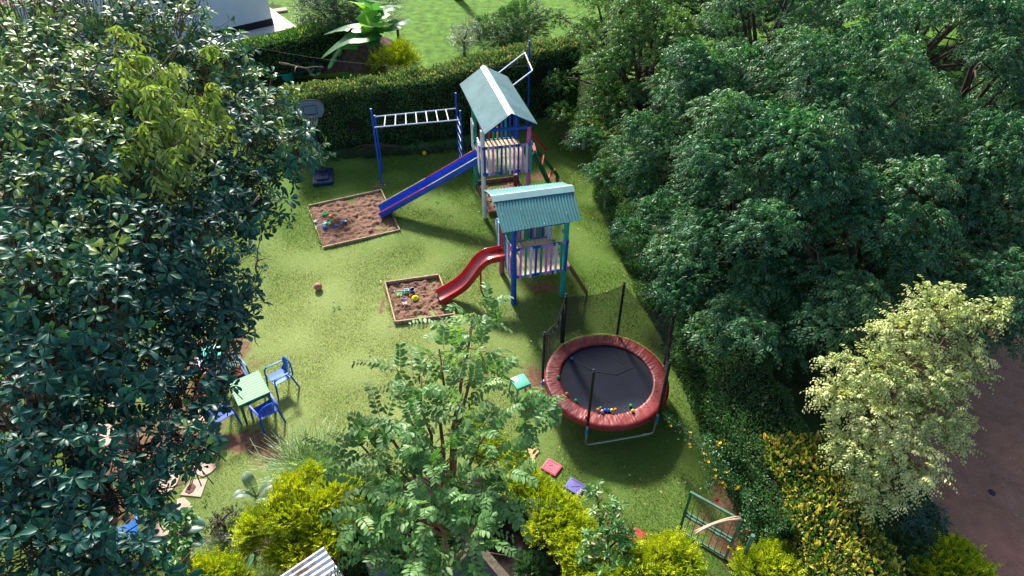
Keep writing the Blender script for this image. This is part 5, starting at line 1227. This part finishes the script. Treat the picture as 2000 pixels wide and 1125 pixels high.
# ---- shrubs round the bottom and right
b1 = [Wz(*s) for s in [(1795,985,.9,.34),(1770,1010,.8,.3),(1830,1010,.8,.28),(1800,1030,.7,.3)]]
tree('oleander_shrub', 'dark narrow leaved shrub between the variegated tree and the dirt road', 'shrub', bz(b1), b1, M_OLE, M_TWIG, 'ros', dens=230, r0=.03, th=.3, k=9, L=.19, wr=.17, T=T_LANC, up=.7, limbs=4, inner=.4, tw=.15)
b1 = [Wz(*s) for s in [(440,1030,.25,.25),(410,1045,.3,.25),(455,1000,.2,.2),(425,1010,.2,.2)]]
goldshrub('low dusty grey green bush left of the golden shrub', b1, bz(b1), dens=600, L=.05, leaf=leafmat('dusty_leaf', [(0,(.03,.06,.05)),(1,(.09,.13,.11))], .5, .1), name='grey_bush')
b1 = [Wz(*s) for s in [(335,1020,2.2,.14),(365,1010,2.2,.12),(330,1060,2.1,.16),(360,1070,2.1,.14),(310,1085,2.0,.16),(345,1110,2.0,.2)]]
tree('young_tree', 'small tree with bright green leaf rosettes at the lower left', 'tree', bz(b1), b1, M_SHRUB, M_TWIG, 'ros', dens=800, r0=.03, th=1.2, k=7, L=.14, wr=.42, T=T_OBOV, up=.9, limbs=6, inner=.2, tw=.12)
# tree beyond, top edge
def bush(label, blobs, leaf, dens, L, name='bush', cat='shrub', r0=.06, k=9, ln=.4, th=.4, **kw):
    return tree(name, label, cat, bz(blobs), blobs, leaf, M_BARK2, 'spray', dens=dens, r0=r0, th=th, k=k, L=L, wr=kw.pop('wr',.4), ln=ln, droop=.3, up=.5, tilt=.2, limbs=8, inner=.6, **kw)
bush('dark bushy tree between the neighbour lawn and the long hedge', [Wz(*s) for s in [(985,60,1.4,1.1),(960,75,1.0,.8),(1010,45,2.0,1.1),(1030,30,2.2,1.1),(1005,80,1.0,.9),(950,50,1.5,.7),(1040,60,1.5,.9)]], M_HEDGE, 230, .12, 'bushy_tree', 'tree', .12)
bush('loose grey leaved shrub on the neighbour lawn', [Wz(*s) for s in [(908,72,.9,.5),(915,52,1.5,.4),(895,68,.8,.35),(905,88,.4,.4)]], M_GREYL, 260, .12, 'grey_shrub', ln=.5)
bush('dark conifer like tree behind the banana plant', [Wz(*s) for s in [(650,10,2.6,1.3),(620,20,2.2,1.0),(690,15,2.4,1.2),(730,5,2.6,1.2),(660,40,1.5,.9),(700,45,1.4,.9),(640,-20,3,1.3)]], M_OLE, 150, .16, 'conifer_like_tree', 'tree', .16, ln=.7, wr=.2)
bush('dark rounded bush at the left foot of the banana plant', [Wz(*s) for s in [(615,60,1.2,.9),(600,75,.9,.8),(640,65,1.1,.8)]], M_HEDGE, 260, .10)
p = G(893,4); tree('lawn_tree', 'tree trunk just visible at the top edge of the neighbour lawn', 'tree', (p.x, p.y+.5), [((p.x+dx, p.y+.5+dy, 5+dz), 1.4) for dx, dy, dz in ((0,0,0),(1.2,.4,.3),(-1.1,.5,.2),(0,1.2,.6))], M_HEDGE, M_BARK2, 'spray', dens=30, r0=.22, th=3.2, k=9, L=.16, ln=.5, limbs=4)
# pot plants
for (px, py, z, r, lab) in ((614,132,.62,.30,'dark leafy plant growing in the white pot'),(583,138,.5,.3,'leafy plant growing in the dark green pot')):
    b1 = [Wz(px, py, z, r)]; goldshrub(lab, b1, bz(b1), dens=500, L=.12, leaf=M_OLE, name='potted_plant', cat='plant')
# ferny border at the foot of the back hedge
b1 = [((x, 23.35+.25*(x+6)*.6, .12), .24) for x in np.linspace(-6.8,-1.2,20)]
goldshrub('low ferny plants along the foot of the back hedge', b1, bz(b1), dens=300, L=.13, leaf=M_OLE, name='border_plants', cat='plants', wr=.2)

# ---- banana plants
def banana_leaf(mb_pts, LV_r, parent, org, m, w=.34, label=None, tear=.0, nseg=26):
    """one blade: arching midrib points, blade width w"""
    P = [Vector(p) for p in mb_pts]; fine_ = []
    for i in range(nseg+1):
        s = i/nseg*(len(P)-1); k = min(int(s), len(P)-2); f = s-k
        p0 = P[max(0,k-1)]; p1 = P[k]; p2 = P[k+1]; p3 = P[min(len(P)-1,k+2)]
        fine_.append(.5*((2*p1)+(p2-p0)*f+(2*p0-5*p1+4*p2-p3)*f*f+(3*p1-p0-3*p2+p3)*f**3))
    V = []; F = []; o = Vector(org)
    for i, p in enumerate(fine_):
        s = i/nseg; t = (fine_[min(i+1,nseg)]-fine_[max(i-1,0)]).normalized(); sd_ = t.cross(Vector((0,0,1)))
        if sd_.length < .05: sd_ = Vector((1,0,0))
        sd_.normalize(); up = sd_.cross(t).normalized(); up = up if up.z > 0 else -up
        ww = w*max(.02, (math.sin(min(1,max(0,(s-.12)/.88))**.75*math.pi))**.55) if s > .12 else .02
        for sg in (-1, 1):
            tr_ = 1-random.random()*tear
            V += [p-o, p+sd_*sg*ww*.5+up*ww*.16-o, p+sd_*sg*ww*tr_+up*(ww*.10-random.random()*tear*.12)-o]
    for i in range(nseg):
        a = i*6; b_ = a+6
        F += [(a,a+1,b_+1,b_),(a+3,b_+3,b_+4,a+4)]
        if not (tear and random.random() < tear): F += [(a+1,a+2,b_+2,b_+1),(a+4,b_+4,b_+5,a+5)]
    mb = MB(); mb.add(V, F); ob = mb.build('leaf', m, parent, smooth=True, label=label)
    at = ob.data.attributes.new('r', 'FLOAT', 'FACE'); at.data.foreach_set('value', [min(1,max(0,LV_r+random.uniform(-.08,.08)))]*len(F))
    MB().tube([p-o+Vector((0,0,.006)) for p in fine_], [.016*(1-.7*i/nseg) for i in range(nseg+1)], 5).build('midrib', M_CREAMG, ob, smooth=True)
    return ob
M_CREAMG = mat('pale_midrib', (.28,.40,.16), .45, .15, 6)
M_PSEUDO = mat('banana_stem', (.10,.09,.05), .6, .4, 8)
bb_ = G(742,128); bn = thing('banana_plant', 'banana plant with torn arching leaves behind the long hedge', 'banana plant', bb_)
top = bb_+Vector((.05,0,1.9)); MB().tube([(0,0,-.05),(0,0,1.0),(.05,0,1.9),(.05,.05,2.2)], [.17,.14,.10,.05], 12).build('stem', M_PSEUDO, bn, smooth=True)
def bpx(*a): return [top]+[G(x, y, z) for x, y, z in a]
for pts, w_, r_, tr_ in ((bpx((735,50,2.8),(708,18,3.5),(690,5,3.9)),.80,1.0,.0),(bpx((728,20,3.4),(716,-12,4.2),(705,-30,4.4)),.62,.35,.25),(bpx((742,35,3.0),(755,18,3.3),(786,12,3.0)),.60,.5,.3),
                        (bpx((755,58,2.6),(780,42,2.8),(812,40,2.3)),.60,.3,.3),(bpx((715,58,2.5),(680,55,2.5),(633,68,2.0)),.58,.35,.2),(bpx((718,72,2.3),(680,78,2.3),(628,114,1.5)),.78,.3,.12),(bpx((712,85,2.1),(675,92,1.9),(640,135,1.0)),.74,.3,.12)):
    banana_leaf(pts, r_, bn, bb_, M_BAN, w_, tear=tr_)
def banana(label, base, leaves, m, rr, stem=.5, name='banana_plant', w=.2):
    bn = thing(name, label, 'banana plant', base); MB().tube([(0,0,-.05),(0,0,stem)], [.06,.045], 10).build('stem', M_PSEUDO, bn, smooth=True)
    for (tx, ty, tz_, lift, w_) in leaves:
        e = G(tx, ty, tz_); t0 = base+Vector((0,0,stem*.9)); mid = (t0+e)/2+Vector((0,0,lift)); banana_leaf([t0, mid, e], rr, bn, base, m, w_)
banana('dark leaved banana clump at the lower left beside the flagstones', G(360,1065,0), [(322,985,1.3,.25,.20),(370,1000,1.1,.2,.20),(400,1030,.9,.2,.22),(395,1065,.8,.15,.18),(330,1100,.9,.2,.2)], M_BAND, .5, .5)
banana('silvery broad leaved plant at the tip of the golden shrub', G(508,985,0), [(478,922,.8,.15,.13),(455,972,.7,.15,.12),(545,945,.6,.15,.12),(520,1000,.5,.1,.1)], leafmat('silver_leaf', [(0,(.13,.20,.15)),(1,(.26,.34,.26))], .4, .2), .5, .35, 'broad_leaf_plant')
banana('single pale green upright leaf at the bottom edge', G(495,1150,0), [(497,1086,1.2,.1,.13),(520,1180,.8,.1,.1)], leafmat('pale_leaf', [(0,(.10,.26,.12)),(1,(.16,.34,.16))], .4, .3), .5, .6, 'broad_leaf_plant')
banana('long dark strap leaf hanging below the guava tree', G(1020,985,0), [(1012,1035,.7,.25,.11),(1035,985,1.0,.1,.09)], M_BAND, .7, .7, 'broad_leaf_plant')

# ---- tall grass tuft
def tuft(label, px, py, n, ln, spread, name='tall_grass', leaf=M_GRASS):
    c = G(px, py); r = thing(name, label, 'grass clump', c); LV = Leaves(); S = 7
    P = np.array(c)[None,:]+np.stack([rng.normal(0,spread,n), rng.normal(0,spread*.6,n), np.zeros(n)],1)
    d = nz(np.stack([rng.normal(0,.5,n), rng.normal(0,.5,n), np.full(n,1.)],1)); l = ln*rng.uniform(.5,1.15,n); dr = rng.uniform(.15,.75,n); r0 = rng.random(n)
    h = nz(d*np.array([1,1,0])); T = (np.array([(0,-.5,0),(0,.5,0),(1,.42,0),(1,-.42,0)], float), [(0,1,2,3)])
    pos = lambda s: P+d*(l*s)[:,None]+h*(l*dr*s*s*.7)[:,None]-UP*(l*dr*s**2.6*.6)[:,None]
    for k in range(S):
        a = pos(k/S); b_ = pos((k+1)/S); ax = b_-a; L_ = np.linalg.norm(ax, axis=1); wdt = .017*(1-(k/S)**2*.8)
        LV.add(a, ax, nz(np.cross(ax, np.cross(UP, ax)+.01)), L_, wdt/np.maximum(L_,1e-3), T, r0)
    LV.build('blades', leaf, r, c); 
    # seed heads
    m = rng.random(n) < .14; e = pos(1.0)[m]; s0 = pos(.86)[m]; LV2 = Leaves()
    for q in range(5): LV2.add(s0+(e-s0)*q/5, (e-s0), ru(len(e)), .06, .25, T_OVAL, np.full(len(e), 1.0))
    LV2.build('seed_heads', M_GREYL, r, c)
tuft('tall tufted grass left of the guava tree', 615, 935, 900, 1.15, .26)
tuft('little grass tuft beside the green gate', 1325, 1060, 40, .4, .06)
tuft('dry grass strands in the dark bed at the bottom', 505, 1060, 120, .5, .2, leaf=leafmat('dry_straw', [(0,(.10,.07,.05)),(1,(.26,.20,.14))], .8, .1))

# ---- trailing yellow-flowered vines
def vine(label, pts, nl, fl, red=()):
    P = [G(*p) for p in pts]; base = P[-1].copy(); base.z = 0; r = thing('flowering_vine', label, 'vine', base, 0, 'flowering vines arching from the right hedge')
    n = 40; q = []
    for i in range(n+1):
        s = i/n*(len(P)-1); k = min(int(s), len(P)-2); f = s-k; q.append(P[k].lerp(P[k+1], f)+Vector((0,0,.05*math.sin(f*math.pi))))
    MB().tube([p-base for p in q], [.005+.009*i/n for i in range(n+1)], 5).build('stem', M_TWIG, r, smooth=True)
    A = np.array([tuple(p) for p in q]); i = rng.integers(0, n, nl); c = A[i]+rng.normal(0,1,(nl,3))*(.05+.09*(i/n))[:,None]
    Lv = Leaves(); Lv.add(c, ru(nl)+UP*.4, ru(nl)+UP, .06*rng.uniform(.6,1.2,nl), .5, T_OVAL); Lv.build('foliage', M_SHRUB2, r, base)
    if fl:
        for (x, y, z, k) in fl:
            c0 = np.array(G(x, y, z))
            for _ in range(k):
                F_ = Leaves()
                cc = c0+rng.normal(0,.045,3); F_.add(np.repeat(cc[None,:],5,0), np.array([[math.cos(a), math.sin(a), .5] for a in np.arange(5)*1.257]), np.array([[0,0,1.]]*5)+ru(5)*.1, .042, .7, T_OVAL)
                F_.build('blossom', M_YFL, r, base)
M_SHRUB2 = leafmat('vine_leaf', [(0,(.012,.075,.028)),(.6,(.03,.13,.045)),(1,(.10,.24,.06))], .4, .25)
vine('longest vine with yellow flowers reaching over the lawn below the trampoline', [(1300,812,.9),(1345,850,1.1),(1375,885,1.2),(1400,925,1.0),(1440,960,.5)], 700, [(1314,827,.9,3),(1345,850,1.1,3),(1352,868,1.1,3),(1376,890,1.15,3),(1380,898,1.15,2)])
vine('short flowering vine nearer the hedge with yellow blossoms', [(1380,850,.9),(1390,875,1.0),(1410,910,1.0),(1440,960,.5)], 500, [(1400,868,1.0,6),(1418,868,1.0,4),(1415,925,.9,3)])
vine('drooping vine with yellow flowers just above the gate', [(1378,955,.9),(1395,930,1.0),(1410,935,.9),(1440,970,.5)], 400, [(1394,930,1.0,3),(1412,945,.9,6),(1440,955,.7,4),(1427,1075,.5,3)])
vine('leafy vine stems climbing at the corner of the right hedge', [(1460,965,1.3),(1465,1000,1.1),(1455,1040,.6),(1450,1060,.2)], 600, [(1445,1070,.5,6)])
vine('small red flowered creeper below the yellowish ficus', [(1090,232,1.2),(1083,250,.9),(1080,268,.4)], 300, None)
mb = MB()
for (x, y, z) in ((1083,236,1.15),(1079,250,.8),(1078,266,.4),(1399,976,.8),(1462,1038,.5)):
    p = G(x, y, z); MB_ = MB()
    for k in range(6): MB_.sphere((random.uniform(-.03,.03), random.uniform(-.03,.03), random.uniform(-.02,.02)), .026, 8)
    o = MB_.build('red_blossom', M_RFL, loc=p, smooth=True); tag(o, {1083:'upper red blossom on the creeper right of the tall tower',1079:'middle red blossom on the creeper right of the tall tower',1078:'lowest red blossom on the creeper, just above the grass',1399:'red blossom hanging above the top rail of the green gate',1462:'red blossom in the dark leaves right of the green gate'}[x], 'flower', 'red blossoms')
# fallen leaves and bits scattered on the lawn
n = 620; xx = rng.uniform(-8,4,n); yy = rng.uniform(7,24,n); LV = Leaves()
LV.add(np.stack([xx,yy,np.full(n,.045)],1), ru(n)*np.array([1,1,.1]), UP[None,:]+ru(n)*.3, rng.uniform(.03,.07,n), .5, T_OVAL)
M_DEAD = leafmat('dead_leaf', [(0,(.20,.12,.05)),(.7,(.42,.33,.18)),(1,(.6,.58,.5))], .7, .1)
tag(LV.build('fallen_leaves', M_DEAD), 'tiny fallen leaves and specks scattered over the lawn', 'fallen leaves', kind='stuff')

b1 = [Wz(*q) for q in [(740,1040,.5,.4),(800,1080,.5,.4),(870,1030,.5,.4),(960,1000,.4,.3),(1040,1110,.3,.35),(700,1080,.4,.4),(860,1100,.5,.35),(720,960,.5,.35),(800,990,.5,.35)]]
goldshrub('dark leafy undergrowth in the shaded bed below the guava tree', b1, bz(b1), dens=1300, L=.09, leaf=M_HEDGE, name='undergrowth', cat='shrub')

# bare outer twigs of the big tree
br = bpy.data.objects['broadleaf_tree']; o_ = br.location.copy(); M_PT = mat('pale_twig', (.26,.19,.14), .85, .3, 9)
for k in range(80):
    x = random.uniform(0, 560); y = random.uniform(20, 1080)
    if x > 620-abs(y-250)*.38: continue
    p = D(x, y, 10.0-3.3*y/1125+random.uniform(.0,.5)); q = [p]; d = Vector((random.uniform(-.6,.9), random.uniform(-.4,.4), random.uniform(-.5,.5))).normalized()
    for i in range(5): d = (d+Vector((random.uniform(-.45,.45), random.uniform(-.45,.45), random.uniform(-.35,.35)))).normalized(); q.append(q[-1]+d*.13)
    mb = MB(); mb.tube([v-o_ for v in q], [.016,.014,.012,.009,.006,.003], 5)
    mb.tube([q[2]-o_, q[2]+Vector((d.y,-d.x,.3))*.16-o_, q[2]+Vector((d.y,-d.x,.1))*.3-o_], [.009,.006,.003], 4)
    mb.build('branch', M_PT, br, smooth=True)
# weeds in the turf and grass creeping over the pit edges
LV = Leaves(); n = 420; x = rng.uniform(-9, 3.6, n); y = rng.uniform(7, 24, n); ok = field(x, y, 44, .9) > .2; x = x[ok]; y = y[ok]
P = np.stack([x, y, np.full(len(x), .03)], 1); rosettes(LV, P, np.repeat(UP[None,:], len(x), 0), k=6, L=.07, wr=.4, T=T_OVAL)
edge = []
for q in SAND[:2]:
    for i in range(4):
        a = np.array(q[i]); b_ = np.array(q[(i+1)%4]); u = rng.random(150)[:,None]; edge.append(a+(b_-a)*u+rng.normal(0,.05,(150,2)))
e = np.concatenate(edge); P = np.column_stack([e, np.full(len(e), .02)]); A = nz(UP[None,:]*.8+ru(len(e))*.6); A[:,2] = np.abs(A[:,2])
LV.add(P, A, ru(len(e)), rng.uniform(.06,.13,len(e)), .14, T_OVAL)
tag(LV.build('weeds', leafmat('weed_leaf', [(0,(.05,.15,.025)),(.6,(.10,.22,.04)),(1,(.2,.3,.08))], .55, .25, spec=.2)), 'small weeds and longer grass along the pit edges and in the turf', 'weeds', kind='stuff')
# leaf litter on the roofs and grit on the road
LV = Leaves(); P = []
for (a, b_, c_, k) in ((rL, rR, eFL, 9), (aB, aF, eFL1, 8)):
    for _ in range(k):
        u, v = random.random(), random.uniform(.15,.95)**.8; p = a+(b_-a)*u+(c_-a if a is rL else c_-b_)*v; P.append((p.x, p.y, p.z+.03))
P = np.array(P); LV.add(P, ru(len(P))*np.array([1,1,.15]), UP[None,:]+ru(len(P))*.3, rng.uniform(.03,.055,len(P)), .5, T_OVAL)
tag(LV.build('roof_litter', M_DEAD), 'dry leaves lying on the two tin roofs', 'leaf litter', kind='stuff')
LV = Leaves(); n = 2600; x = rng.uniform(8.6, 14, n); y = rng.uniform(4, 16, n); P = np.stack([x, y, np.full(n, .012)], 1)
LV.add(P, ru(n)*np.array([1,1,.1]), UP[None,:]+ru(n)*.5, rng.uniform(.012,.045,n), .7, T_OVAL)
tag(LV.build('road_grit', leafmat('grit', [(0,(.10,.06,.05)),(.6,(.36,.24,.19)),(.95,(.5,.42,.36)),(1,(.3,.3,.08))], .9, .0, spec=.1)), 'grit and leaf scraps scattered on the red dirt road', 'grit', kind='stuff')

b1 = [Wz(*q) for q in [(1720,1060,.4,.4),(1770,1080,.4,.4),(1800,1120,.4,.4),(1740,1110,.4,.4),(1690,1010,.4,.35),(1840,1140,.4,.35)]]
goldshrub('dark low bushes between the gold tipped hedge and the dirt road', b1, bz(b1), dens=700, L=.08, leaf=M_HEDGE, name='undergrowth', cat='shrub')
